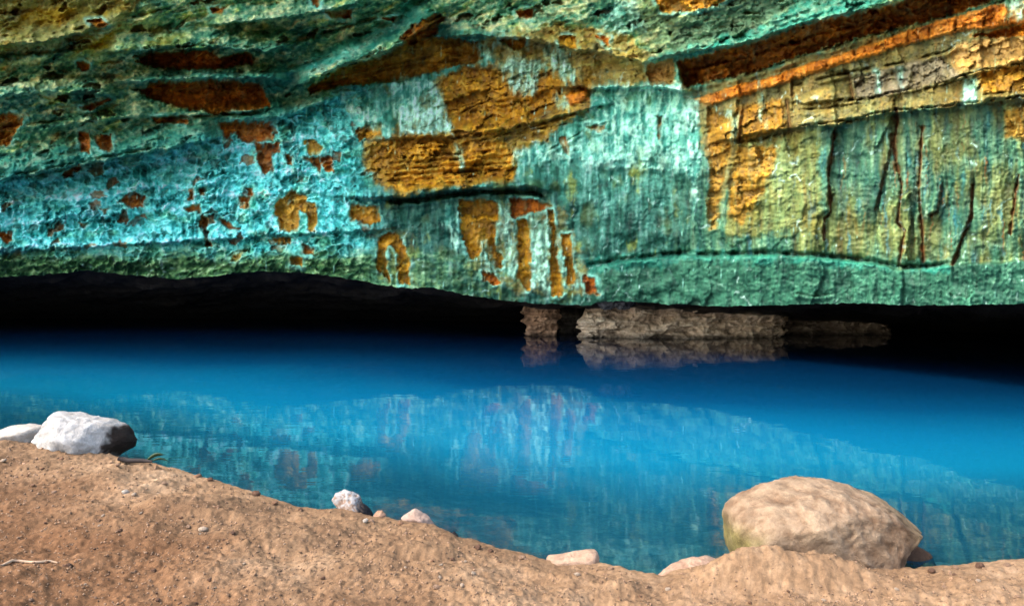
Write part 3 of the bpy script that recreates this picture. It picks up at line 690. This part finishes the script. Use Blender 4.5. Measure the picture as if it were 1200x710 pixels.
# ------------------------------------------------------------------ shore: sand bank and lake bed (one height field in world metres)
CRX = [-1000, -400, -200, 0, 60, 150, 200, 260, 300, 330, 370, 400, 440, 500, 540, 600, 640, 700, 720, 750, 775, 800, 845, 900, 1000, 1070, 1130, 1200, 1400, 2400]
CRY = [470, 480, 490, 512, 520, 537, 547, 566, 578, 588, 597, 597, 606, 613, 632, 646, 657, 660, 664, 672, 677, 664, 655, 654, 660, 668, 661, 657, 650, 640]
Z_CR = 0.15
def crest_r(x, y):
    """distance (along +Y) of the bank's crest for the direction of (x, y)"""
    yy = np.maximum(y, 0.02)
    pxx = np.clip(600 + F * x / yy, -1000, 2400)
    c = np.interp(pxx, CRX, CRY) + 3.6 * fbm(pxx / 30, pxx * 0 + 2, 5, 571, 0.65)
    return F * (CAM_H - Z_CR) / (c - HOR)

def ground_z(x, y, detail=True):
    Dc = crest_r(x, y)
    s = Dc - y
    land = Z_CR + 0.055 * s + 0.05 * np.sin(np.clip(s, 0, 6) * 1.1)
    land = np.minimum(land, 0.62)
    q = -s
    under = Z_CR - 0.42 * sstep(0, 0.55, q) - 0.16 * np.clip(q - 0.3, 0, 30) - 0.02 * np.clip(q - 1.5, 0, 30) ** 1.5
    under = np.where(q > 0.6, -0.27 + (under + 0.27) * (1 + 0.06 * np.clip(x, -6, 12) + 0.10 * fbm(x / 6.0, y / 5.0, 3, 581)), under)
    under = np.maximum(under, -9.0)
    z = np.where(s > 0, land, under)
    if detail:
        near = sstep(-0.2, 0.3, s)
        z = z + near * (0.075 * fbm(x / 0.8, y / 0.6, 3, 501) + 0.034 * fbm(x / 0.22, y / 0.22, 3, 503) + 0.017 * fbm(x / 0.05, y / 0.05, 3, 507))
        z = z + near * 0.012 * sstep(0.25, 0.6, fbm(x / 0.08, y / 0.08, 2, 511))
        z = z + (1 - near) * sstep(0, 0.6, q) * (0.09 * fbm(x / 0.7, y / 0.7, 4, 521) + 0.05 * ridged(x / 0.35, y / 0.35, 3, 523))
        # wash-out hollow left of the boulder and the mounds beside it
        for (px, py, sx, sy, amp) in [(700, 690, .10, .10, -.09), (735, 702, .14, .08, -.10), (770, 708, .16, .07, -.06), (730, 672, .12, .10, .05), (860, 664, .24, .14, .10), (915, 664, .46, .17, .17), (985, 676, .4, .14, .05), (1000, 668, .25, .12, .05), (600, 690, .4, .2, .04), (1150, 676, .3, .14, .05),
                                      (540, 640, .25, .12, .03), (230, 590, .5, .25, .05), (318, 592, .22, .05, -.10), (270, 600, .4, .1, .05), (190, 570, .12, .06, -.06), (480, 642, .2, .06, .05), (486, 648, .14, .03, -.05), (120, 640, .5, .2, -.04), (80, 560, .8, .5, .05)]:
            d_ = F * (CAM_H - 0.3) / (py - HOR)
            cx, cy = (px - 600) / F * d_, d_
            z = z + amp * np.exp(-((x - cx) / sx) ** 2 - ((y - cy) / sy) ** 2)
    return z

ang = np.concatenate([np.linspace(-180, -50, 40)[:-1], np.linspace(-50, 50, 1050), np.linspace(50, 180, 40)[1:]])
rad = np.concatenate([np.linspace(0.3, 2.6, 14)[:-1], 2.6 * np.exp(np.linspace(0, math.log(10.5 / 2.6), 400))[:-1], 10.5 * np.exp(np.linspace(0, math.log(70 / 10.5), 44))])
A, RR = np.meshgrid(np.radians(ang), rad)
gx, gy = np.sin(A) * RR, np.cos(A) * RR
# fan by forward depth so that rows follow the shore in front of the camera
gz = ground_z(gx, gy)
wet = sstep(0.10, 0.0, gz)
ns = fbm(gx / 0.5, gy / 0.5, 4, 541); ns2 = fbm(gx / 0.09, gy / 0.09, 3, 545); ns3 = fbm(gx / 2.2, gy / 2.2, 3, 549)
c_sand = ramp(ns * 0.5 + ns2 * 0.40 + ns3 * 0.6, [(-0.7, lin(78, 60, 45)), (0.0, lin(108, 87, 67)), (0.5, lin(128, 107, 86)), (0.9, lin(148, 130, 109))])
bank_tone = sstep(1.2, 3.6, crest_r(gx, gy) - gy + 1.1 * fbm(gx / 1.4, gy / 1.0, 4, 561))   # redder and darker up the bank
c_sand = mix(c_sand, c_sand * np.array([0.62, 0.48, 0.38]), bank_tone * 0.85)
c_sand = c_sand * np.array([1.06, 1.0, 0.90])
c_sand = c_sand * (1 + 0.35 * fbm(gx / 0.03, gy / 0.03, 2, 563))[..., None]
c_sand = mix(c_sand, lin(92, 74, 62) + 0 * c_sand, wet)
c_bed = ramp(fbm(gx / 0.4, gy / 0.4, 4, 551), [(-0.6, lin(40, 42, 38)), (0.0, lin(78, 78, 70)), (0.6, lin(122, 120, 108))])
gm = sstep(0.03, -0.06, gz)
gc = mix(c_sand, c_bed, gm)
gf = grid_faces(*gx.shape)
gco = np.stack([gx, gy, gz], -1).reshape(-1, 3)
under = (gz.reshape(-1)[gf].max(1) < -0.005)
sand = mesh_np('sand_bank', gco, gf[~under], M_SAND, gc.reshape(-1, 3))
tag(sand, 'brown sandy bank sloping down to the lake', 'sand', kind='structure')
bedo = mesh_np('lake_bed', gco, gf[under], M_BED, gc.reshape(-1, 3))
tag(bedo, 'grey stony lake bed seen through the shallows', 'lake bed', kind='structure')

# water sheet
wa = np.concatenate([np.linspace(-89, -48, 14)[:-1], np.linspace(-48, 48, 300), np.linspace(48, 89, 14)[1:]])
wr_ = np.concatenate([np.linspace(2.0, 14, 160)[:-1], np.linspace(14, 75, 50)])
A, RR = np.meshgrid(np.radians(wa), wr_)
X, Y = np.sin(A) * RR, np.cos(A) * RR
depth = np.maximum(-ground_z(X, Y, False), 0)
graze = np.sqrt(1 - (1 / 1.33) ** 2)                                 # a low look refracts to about this cosine
op = 1 - np.exp(-depth / graze * 0.5 - 1.1 * depth ** 2)
water = mesh_np('lake_water', np.stack([X, Y, 0 * X], -1).reshape(-1, 3), grid_faces(*X.shape), M_WATER, floats={'opacity': op.reshape(-1), 'depth': depth.reshape(-1)})
tag(water, 'still bright blue cave lake reflecting the rock wall', 'water', kind='structure')

# ------------------------------------------------------------------ rocks
def ico(sub):
    bm = bmesh.new(); bmesh.ops.create_icosphere(bm, subdivisions=sub, radius=1.0)
    bm.verts.ensure_lookup_table()
    vv = np.array([x.co[:] for x in bm.verts]); ff = np.array([[q.index for q in f.verts] for f in bm.faces])
    bm.free()
    return vv, ff
ICO = {s: ico(s) for s in (1, 2, 3, 4, 5, 6)}

def noise3(pts, scale, octaves=4, seed=0.0):
    off = Vector((seed * 3.1, seed * 1.7, -seed))
    return np.array([mnoise.fractal(Vector(p) * scale + off, 0.8, 2.0, octaves) for p in pts])

def rock(name, outline, dist, depth, sub=5, rough=0.05, seed=1.0, palette=((120, 100, 80), (160, 136, 108)), paint=None, facet=0.0, squash=1.0, alb=0.5, nsc=1.0, cuts=0):
    """a rock whose front outline (photograph pixels at distance dist) is filled with a rounded body of real thickness"""
    dense = []
    for (ax_, ay_), (bx_, by_) in zip(outline, outline[1:] + outline[:1]):      # straight edges stay straight
        dense += [(ax_ + (bx_ - ax_) * q / 12, ay_ + (by_ - ay_) * q / 12) for q in range(12)]
    pts = [at(px, py, dist) for px, py in dense]
    ox = np.array([p.x for p in pts]); oz = np.array([p.z for p in pts])
    cx, cz = (ox.min() + ox.max()) / 2, (oz.min() + oz.max()) / 2
    th = np.arctan2(oz - cz, ox - cx); rr = np.hypot(ox - cx, oz - cz)
    o_ = np.argsort(th); th, rr = th[o_], rr[o_]
    th = np.concatenate([th - 2 * np.pi, th, th + 2 * np.pi]); rr = np.concatenate([rr, rr, rr])
    vv, ff = ICO[sub]
    t = np.arctan2(vv[:, 2], vv[:, 0]); rho = np.hypot(vv[:, 0], vv[:, 2])
    rad_ = np.interp(t, th, rr)
    y_ = np.sign(vv[:, 1]) * np.abs(vv[:, 1]) ** squash * depth
    p = np.stack([rad_ * rho * np.cos(t), y_, rad_ * rho * np.sin(t)], -1)
    size = rr.mean()
    g_ = np.random.default_rng(int(seed * 10))
    for _ in range(cuts):                                            # broken faces
        nn = g_.normal(size=3) * np.array([1.0, 1.3, 1.0]); nn[1] = -abs(nn[1]); nn /= np.linalg.norm(nn)
        dd_ = p @ nn
        lim = dd_.max() * g_.uniform(0.74, 0.95)
        p = p - nn * (np.maximum(dd_ - lim, 0) * 0.92)[:, None]
    n = noise3(p / size, 1.1, 5, seed)
    n2 = noise3(p / size, 5.0 * nsc, 4, seed + 5)
    n4 = noise3(p / size, 14.0 * nsc, 3, seed + 7) if sub >= 5 else 0 * n2
    if facet:
        q = np.round(noise3(p / size, 1.6, 2, seed + 9) * 5) / 5
        n = n + facet * q
    nrm = p / (np.linalg.norm(p, axis=1, keepdims=True) + 1e-9)
    p = p + nrm * (rough * size * (n - 0.35) + rough * 0.45 * size * n2 + rough * 0.22 * size * n4)[:, None]
    m = np.clip(n2 * 0.5 + n * 0.35 + n4 * 0.4 + 0.5, 0, 1)[:, None]
    c = lin(*palette[0]) * (1 - m) + lin(*palette[1]) * m
    if paint is not None: c = paint(p / size, c, n, n2)
    c = c * alb
    o = mesh_np(name, p, ff, M_STONE, c)
    o.location = (cx, dist, cz)
    return o

def rest_D(py, z):                                   # distance at which row py meets height z
    return F * (CAM_H - z) / (py - HOR)

def paint_boulder(p, c, n, n2):
    g = sstep(-0.75, -1.15, p[:, 0] + 0.25 * n2) * sstep(0.35, 0.05, p[:, 2])
    c = mix(c, lin(150, 142, 70) * (0.8 + 0.4 * np.clip(n2, -1, 1))[:, None], g * 0.8)
    g2 = sstep(0.55, 0.95, p[:, 0] + 0.25 * n) * 0.5
    c = mix(c, lin(160, 134, 90) + 0 * c, g2)
    pits = sstep(0.25, 0.5, -n2) * sstep(0.2, 0.7, p[:, 0])
    c = mix(c, lin(92, 68, 44) + 0 * c, pits * 0.7)
    return mix(c, lin(152, 110, 80) + 0 * c, sstep(0.0, -0.28, p[:, 2] + 0.12 * n + 0.2 * np.abs(p[:, 0] + 0.1)) * 0.85)
bd = 4.95
b1 = rock('boulder', [(843, 612), (848, 598), (862, 587), (885, 578), (915, 570), (945, 564), (968, 563), (1000, 571), (1035, 582), (1060, 594), (1073, 608), (1076, 624), (1070, 642), (1056, 656), (1038, 664), (1005, 668), (960, 690), (900, 690), (862, 672), (848, 640)],
          bd, 0.52, sub=6, rough=0.05, seed=3.0, palette=((156, 121, 90), (206, 176, 142)), paint=paint_boulder, facet=0.6, squash=0.62, alb=0.36, cuts=6)
b1.scale = (0.945, 1.0, 0.97)
tag(b1, 'large rounded tan boulder half buried in the sand at the lake edge on the right', 'boulder')

def paint_shaded_end(p, c, n, n2):
    d = sstep(0.80, 0.92, p[:, 0] + 0.10 * n2 - 0.12 * p[:, 1] - 0.1 * p[:, 2])  # shade of the right end painted on in dark brown
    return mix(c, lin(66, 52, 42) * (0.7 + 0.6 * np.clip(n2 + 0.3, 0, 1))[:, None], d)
wd = 7.7
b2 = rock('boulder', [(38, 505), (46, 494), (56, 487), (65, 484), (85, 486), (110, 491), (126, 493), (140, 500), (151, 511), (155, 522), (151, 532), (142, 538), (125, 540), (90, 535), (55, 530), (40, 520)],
          wd, 0.40, sub=5, rough=0.07, seed=8.0, palette=((196, 188, 176), (236, 232, 224)), alb=0.37, paint=paint_shaded_end, facet=0.7, squash=0.7, cuts=10)
tag(b2, 'white sunlit boulder with shade painted on its right end on the left sand bank', 'boulder')
b3 = rock('rock', [(-8, 512), (0, 503), (14, 498), (30, 497), (48, 500), (56, 512), (40, 522), (10, 524)], 8.2, 0.3, sub=4, rough=0.06, seed=12.0, cuts=6, palette=((190, 176, 156), (228, 218, 204)), facet=0.4)
tag(b3, 'low pale rock poking out behind the white boulder at the far left', 'rock')

def paint_mottle(p, c, n, n2):
    c = mix(c, lin(196, 190, 184) + 0 * c, sstep(0.0, 0.3, n2 + 0.6 * p[:, 2]))
    return mix(c, lin(40, 38, 40) + 0 * c, sstep(0.2, 0.8, p[:, 0] - 0.3 * p[:, 2] + 0.3 * n2))
b4 = rock('rock', [(389, 586), (394, 578), (402, 574), (412, 576), (420, 580), (424, 590), (432, 598), (438, 606), (420, 608), (402, 602), (392, 596)], 5.85, 0.12, sub=5, rough=0.10, seed=15.0, cuts=6, palette=((150, 120, 100), (190, 164, 140)), paint=paint_mottle, facet=0.8)
tag(b4, 'mottled white and black rock on the sand edge at mid left', 'rock')
b5 = rock('rock', [(437, 604), (442, 598), (448, 598), (453, 603), (452, 608), (440, 609)], 5.75, 0.05, sub=4, rough=0.07, seed=17.0, palette=((170, 132, 104), (200, 160, 130)))
tag(b5, 'small brown stone beside the mottled rock at the waterline', 'rock')
b6 = rock('rock', [(470, 606), (478, 601), (485, 596), (494, 600), (503, 606), (511, 616), (495, 622), (475, 618)], 5.55, 0.10, sub=4, rough=0.07, seed=19.0, cuts=6, palette=((176, 146, 126), (204, 176, 156)), facet=0.8)
tag(b6, 'pale pinkish pointed stone on the sand edge left of centre', 'rock')
b7 = rock('rock', [(634, 660), (640, 653), (660, 651), (680, 648), (698, 645), (704, 650), (704, 664), (690, 670), (650, 670)], 4.72, 0.10, sub=4, rough=0.05, seed=22.0, cuts=6, palette=((176, 140, 112), (210, 176, 146)), facet=0.6, squash=0.6)
tag(b7, 'flat tan slab of rock lying along the waterline at bottom centre', 'rock')
b8 = rock('rock', [(768, 680), (780, 670), (800, 660), (815, 656), (832, 654), (850, 660), (860, 680), (840, 700), (790, 700)], 4.55, 0.2, sub=5, rough=0.06, seed=24.0, cuts=6, palette=((170, 132, 106), (204, 170, 142)), facet=0.5)
tag(b8, 'smooth sand-coloured rock just left of the large boulder', 'rock')
b9 = rock('rock', [(528, 624), (532, 622), (537, 627), (538, 633), (532, 632)], 5.1, 0.03, sub=3, rough=0.08, seed=26.0, palette=((30, 28, 28), (56, 50, 48)))
tag(b9, 'small black stone at the waterline right of the pale pointed stone', 'rock')
b10 = rock('rock', [(1020, 672), (1045, 650), (1074, 638), (1090, 648), (1098, 664), (1086, 682), (1040, 688)], 5.15, 0.14, sub=4, rough=0.06, seed=28.0, alb=0.16, palette=((136, 96, 66), (166, 124, 92)), facet=0.4)  # colour darkened to carry the shade under the boulder
tag(b10, 'brown rock wedged under the right end of the large boulder', 'rock')

# far outcrops at the back waterline: fractured, bedded rock with a top, a broken face and a back
M_BANK = tinted_rock('pale_bank_rock', scale=2.0, lo=0.6, hi=1.35, rough=0.8, bump=0.8, bump_dist=0.12, fine=9.0, spec=0.2)
def outcrop(px0, px1, top, foot, dist, thick, seed, pal, label, rag=1.0):
    nu = max(30, int((px1 - px0) / 0.9)); ns_ = 70
    pu = np.linspace(px0, px1, nu)[None]; ss = np.linspace(0, 1, ns_)[:, None]
    ty = np.interp(pu, [p[0] for p in top], [p[1] for p in top]); fy = np.interp(pu, [p[0] for p in foot], [p[1] for p in foot])
    zt = CAM_H - (ty - HOR) / F * dist; zf = CAM_H - (fy - HOR) / F * dist
    zt = zt + 0.16 * rag * fbm(pu / 14, pu * 0 + seed, 4, 800 + seed, 0.6) - 0.5 * sstep(0.1, 0.0, (pu - px0) / (px1 - px0)) - 0.7 * sstep(0.84, 1.0, (pu - px0) / (px1 - px0)) * sstep(0.0, 0.4, fbm(pu / 10, pu * 0 + seed, 3, 880 + seed) + 0.4); zf = np.minimum(zf, 0.0) - 0.4 + 0.0 * pu
    fr = np.clip((ss - 0.18) / 0.64, 0, 1)
    z = zt + (zf - zt) * fr + 0 * pu
    wx_ = (pu - 600) / F * dist
    a1, a2, av = worley(wx_ / 0.9 + 0.3 * fbm(wx_ / 0.5, z / 0.3, 3, 810 + seed) + seed, z / 0.28 + 0.3 * fbm(wx_ / 0.6, z / 0.4, 3, 820 + seed) + 5, 830 + seed)
    n = fbm(wx_ / 1.2, z / 0.5, 4, 840 + seed); nf = fbm(wx_ / 0.22, z / 0.10, 4, 850 + seed, 0.65)
    joint = 1 - sstep(0, 0.10, a2 - a1)
    stra = fbm(wx_ / 3.0, z / 0.07, 3, 870 + seed)
    rel = 0.45 * (av - 0.5) + 0.6 * n + 0.16 * nf + 0.12 * stra - 0.12 * joint
    endr = np.sin(np.pi * np.clip((pu - px0) / (px1 - px0), 0.0, 1.0)) ** 0.35
    depth_front = -thick * endr * (0.75 + 0.25 * fr)
    y = np.where(ss < 0.18, depth_front * (ss / 0.18) + thick * 0.6 * (1 - ss / 0.18), np.where(ss > 0.82, depth_front + (thick * 0.6 - depth_front) * (ss - 0.82) / 0.18, depth_front))
    y = y - rel * rag * sstep(0.05, 0.2, ss) * sstep(0.98, 0.8, ss)
    c = ramp(0.6 * n + 0.45 * nf + 0.35 * stra + 0.3 * (av - 0.5), [(-0.6, lin(*pal[0])), (0.05, lin(*pal[1])), (0.6, lin(*pal[2]))]) * (1 - 0.3 * joint)[..., None]
    foot_dark = sstep(0.22, 0.03, z)  # waterline band: wet rock plus the undercut's shade painted in
    c = mix(c, c * 0.35, foot_dark)
    inset = 0.35 * fr * (sstep(0.12, 0, (pu - px0) / (px1 - px0)) - sstep(0.88, 1, (pu - px0) / (px1 - px0))) + 0.5 * fbm(z / 0.5, z * 0 + seed, 4, 860 + seed, 0.6) * (sstep(0.15, 0, (pu - px0) / (px1 - px0)) + sstep(0.85, 1, (pu - px0) / (px1 - px0)))
    wx_ = wx_ + inset
    P_ = np.stack([wx_ + 0 * z, dist + y, z], -1)
    f = grid_faces(ns_, nu)[:, ::-1]
    o = mesh_np('rock_outcrop', P_.reshape(-1, 3) - np.array([wx_.mean(), dist, 0]), f, M_BANK, c.reshape(-1, 3))
    o.location = (wx_.mean(), dist, 0)
    return tag(o, label, 'rock outcrop')
outcrop(652, 684, [(652, 351), (684, 352)], [(652, 389), (684, 388)], 31.6, 0.5, 4, ((34, 30, 28), (70, 62, 54), (112, 102, 92)), 'rock painted dark for the shaded gap between the narrow tan outcrop and the long pale one')  # fills the gap; its shade is put into the colour
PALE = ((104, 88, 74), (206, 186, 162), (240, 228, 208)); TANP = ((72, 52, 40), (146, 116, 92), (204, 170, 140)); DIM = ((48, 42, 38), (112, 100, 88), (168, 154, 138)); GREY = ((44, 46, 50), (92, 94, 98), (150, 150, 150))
outcrop(611, 657, [(611, 352), (657, 350)], [(611, 390), (657, 391)], 30.5, 0.8, 1, TANP, 'narrow tan rock outcrop at the back waterline under the ochre columns')
outcrop(674, 922, [(674, 366), (686, 358), (705, 350), (760, 348), (900, 350), (922, 356)], [(674, 394), (922, 392)], 29.5, 1.1, 2, PALE, 'long pale grey rock outcrop at the back waterline under the green wall')
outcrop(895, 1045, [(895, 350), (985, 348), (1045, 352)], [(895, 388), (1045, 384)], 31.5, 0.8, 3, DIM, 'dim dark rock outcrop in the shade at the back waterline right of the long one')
b11 = rock('rock_lump', [(696, 352), (702, 345), (712, 339), (728, 340), (742, 345), (746, 354), (738, 362), (705, 363)], 24.0, 0.45, sub=5, rough=0.16, seed=37.0, palette=((46, 48, 52), (112, 114, 118)), facet=0.9, alb=0.9)
tag(b11, 'grey rock lump hanging at the bottom edge of the wall', 'rock')

# submerged stones
for k, (px, py, w_, d_) in enumerate([(360, 566, 11, .4), (560, 628, 18, .22), (590, 634, 14, .2), (470, 590, 10, .3), (640, 640, 16, .2), (760, 640, 14, .3), (520, 605, 12, .3), (700, 628, 18, .3), (320, 560, 8, .4), (430, 572, 9, .4)]):
    dist = rest_D(py, -d_)
    o = rock('submerged_stone', [(px + w_ * math.cos(a) * 1.3, py + w_ * 0.55 * math.sin(a)) for a in np.linspace(0, 2 * math.pi, 9)[:-1]], dist, w_ / F * dist * 0.9, sub=3, rough=0.12, seed=50 + k, palette=((50, 54, 52), (84, 88, 84)), facet=0.5)
    o.location.z = float(ground_z(np.array([o.location.x]), np.array([dist]))[0]) + 0.02
    tag(o, 'dark stone lying under water in the shallows off the sand bank', 'stone', 'stones under the shallow water')

# pebbles on the sand
peb_me = []
for k in range(6):
    vv, ff = ICO[2]
    n = noise3(vv, 1.3, 3, 70 + k)
    p = vv * (1 + 0.28 * n)[:, None] * np.array([1.0, 0.8, 0.6])
    t = rng.uniform(0.75, 1.15)
    c = np.repeat((lin(*[(172, 138, 110), (150, 112, 84), (200, 176, 150), (132, 98, 76), (186, 150, 120), (214, 198, 178)][k]) * t * 0.66)[None], len(p), 0)
    o = mesh_np('pebble', p, ff, M_STONE, c); me = o.data; bpy.data.objects.remove(o)
    peb_me.append(me)
def pebble(px, py, size, k, label, group=None):
    z = 0.25
    for _ in range(12):
        dist = rest_D(py, z); x = (px - 600) / F * dist
        z = float(ground_z(np.array([x]), np.array([dist]))[0])
    o = bpy.data.objects.new('pebble', peb_me[k]); COL.objects.link(o)
    r = size / F * dist / 2
    o.location = (x, dist, z + r * 0.25); o.scale = (r, r, r); o.rotation_euler = (random.uniform(-.4, .4), random.uniform(-.4, .4), random.uniform(0, 6.28))
    return tag(o, label, 'pebble', group)
pebble(147, 577, 9, 5, 'larger pale pebble of the pair below the white boulder')
pebble(157, 578, 7, 2, 'smaller pale pebble of the pair below the white boulder')
pebble(238, 621, 11, 2, 'flat pale chip of stone alone on the sand at lower left')
pebble(428, 611, 8, 5, 'white chip of stone on the sand just below the mottled rock')
pebble(80, 664, 10, 3, 'brown knobbly pebble at the end of the pale twig')
pebble(512, 689, 10, 4, 'tan pebble on the sand at bottom centre left of the hollow')
n_p = 0
while n_p < 150:
    px = random.uniform(-60, 1260); py = random.uniform(520, 716)
    cy = float(np.interp(px, CRX, CRY))
    if py < cy + 5 or (835 < px < 1095 and py < 680): continue
    pebble(px, py, random.choice([3, 3.5, 4, 4, 5, 6, 7]), random.randrange(5), 'small brown pebble scattered on the sand bank', 'small pebbles scattered over the sand')
    n_p += 1

for px, py, sz in [(232, 557, 9), (246, 562, 7), (300, 579, 12), (322, 588, 8), (352, 596, 7), (470, 612, 8), (560, 640, 9), (575, 644, 7), (612, 652, 10), (716, 665, 8), (1092, 668, 10), (1120, 664, 7), (1148, 662, 11), (1180, 661, 8)]:
    pebble(px, py + 2, sz, random.choice([0, 1, 3]), 'brown lump of earth on the crest of the bank at the water', 'lumps along the shoreline')
# loose grit, uncountable
vv, ff = ICO[1]
NG = 6500
gp = rng.random((NG * 3, 2)) * np.array([1320, 200]) + np.array([-60, 516])
okm = gp[:, 1] > np.interp(gp[:, 0], CRX, CRY) + 3
gp = gp[okm][:NG]
zz = np.full(len(gp), 0.25)
for _ in range(12):
    dist = F * (CAM_H - zz) / (gp[:, 1] - HOR); xx = (gp[:, 0] - 600) / F * dist
    zz = ground_z(xx, dist)
rs = rng.uniform(0.45, 1.35, len(gp)) ** 2 * 0.9 / F * dist * 1.0
jit = rng.uniform(0.6, 1.2, (len(gp), 1, 3)) * (1 + 0.25 * rng.standard_normal((len(gp), len(vv), 1)))
gpos = np.stack([xx, dist, zz + 0.3 * rs], -1)[:, None] + vv[None] * jit * rs[:, None, None]
gcol = np.repeat((0.58 * lin(160, 128, 100) * rng.uniform(0.55, 1.35, (len(gp), 1)))[:, None], len(vv), 1)
gfc = (ff[None] + (np.arange(len(gp)) * len(vv))[:, None, None]).reshape(-1, 3)
grit = mesh_np('sand_grit', gpos.reshape(-1, 3), gfc, M_STONE, gcol.reshape(-1, 3))
tag(grit, 'loose grit strewn over the brown sand bank', 'grit', kind='stuff')

# ------------------------------------------------------------------ twig, leaf scraps
M_TWIG = tinted_rock('dry_wood', scale=30, rough=0.85, bump=0.4, bump_dist=0.004, fine=200, base=tuple(0.55 * lin(196, 166, 134)))
M_LEAF = tinted_rock('dark_leaf', scale=20, rough=0.55, bump=0.2, bump_dist=0.004, fine=80, base=tuple(lin(34, 52, 20)))
M_STICK = tinted_rock('dark_stick', scale=20, rough=0.8, bump=0.3, bump_dist=0.004, fine=80, base=tuple(lin(36, 28, 24)))

def tube(name, pts, radii, mat, parent=None, sides=8):
    pts = [Vector(p) for p in pts]; vs = []; fs = []
    for i, p in enumerate(pts):
        d = (pts[min(i + 1, len(pts) - 1)] - pts[max(i - 1, 0)]).normalized()
        a = d.orthogonal().normalized(); b = d.cross(a)
        for k in range(sides):
            t = 2 * math.pi * k / sides
            vs.append(p + (a * math.cos(t) + b * math.sin(t)) * radii[i] * (1 + 0.15 * math.sin(3 * i + k)))
    for i in range(len(pts) - 1):
        for k in range(sides):
            fs.append((i * sides + k, i * sides + (k + 1) % sides, (i + 1) * sides + (k + 1) % sides, (i + 1) * sides + k))
    me = bpy.data.meshes.new(name)
    fs.append(tuple(range(sides))); fs.append(tuple(range(len(vs) - 1, len(vs) - 1 - sides, -1)))
    me.from_pydata([q[:] for q in vs], [], fs); me.update()
    for q in me.polygons: q.use_smooth = True
    me.materials.append(mat)
    o = bpy.data.objects.new(name, me); COL.objects.link(o)
    if parent: o.parent = parent
    return o

def on_sand(px, py, lift=0.0):
    z = 0.25
    for _ in range(12):
        dist = rest_D(py, z); x = (px - 600) / F * dist
        z = float(ground_z(np.array([x]), np.array([dist]))[0])
    return Vector((x, dist, z + lift))
tw = tube('twig', [on_sand(px, py, 0.006) for px, py in [(-12, 665), (2, 663), (14, 660), (22, 659), (36, 660), (48, 659), (58, 658), (67, 659)]], [.007, .008, .008, .009, .008, .008, .007, .004], M_TWIG)
tag(tw, 'pale dry twig lying on the sand in the lower left corner', 'twig')
lf0 = on_sand(176, 545, 0.02)
sp = empty('leaf_sprig', lf0)
tag(sp, 'dark green leaf on a black stem beside the dark end of the white boulder', 'leaf sprig')
def leaf(name, base, tip, width, parent):
    base, tip = Vector(base), Vector(tip)
    d = tip - base; side = Vector((0, 0, 1)); nrm = d.cross(side).normalized()
    vs = []; fs = []
    for i in range(9):
        t = i / 8; w = width * math.sin(math.pi * min(1, t * 0.95 + 0.05)) ** 0.8
        c = base + d * t + Vector((0, 0, 0.03 * math.sin(math.pi * t)))
        up = Vector((0, -0.5, 0.85)).normalized()
        vs += [c + up * w, c + nrm * 0.010, c - up * w]
    for i in range(8):
        for k in range(2):
            fs.append((i * 3 + k, i * 3 + k + 1, i * 3 + k + 4, i * 3 + k + 3))
    me = bpy.data.meshes.new(name); me.from_pydata([q[:] for q in vs], [], fs); me.update()
    for q in me.polygons: q.use_smooth = True
    me.materials.append(M_LEAF)
    o = bpy.data.objects.new(name, me); COL.objects.link(o); o.parent = parent
    sol = o.modifiers.new('thickness', 'SOLIDIFY'); sol.thickness = 0.003
    return o
k_ = 7.35 / F
leaf('leaf', (-0.04, 0, 0.02), (15 * k_, 0.02, 8 * k_), 0.022, sp)
leaf('leaf', (0.0, 0.03, 0.01), (18 * k_, 0.06, -1 * k_), 0.014, sp)
tube('stem', [Vector((-34 * k_, 0.0, 4 * k_)), Vector((-22 * k_, -0.02, 3 * k_)), Vector((-8 * k_, 0, 2 * k_)), Vector((2 * k_, 0.0, 1.5 * k_))], [.022, .026, .022, .012], M_STICK, sp)
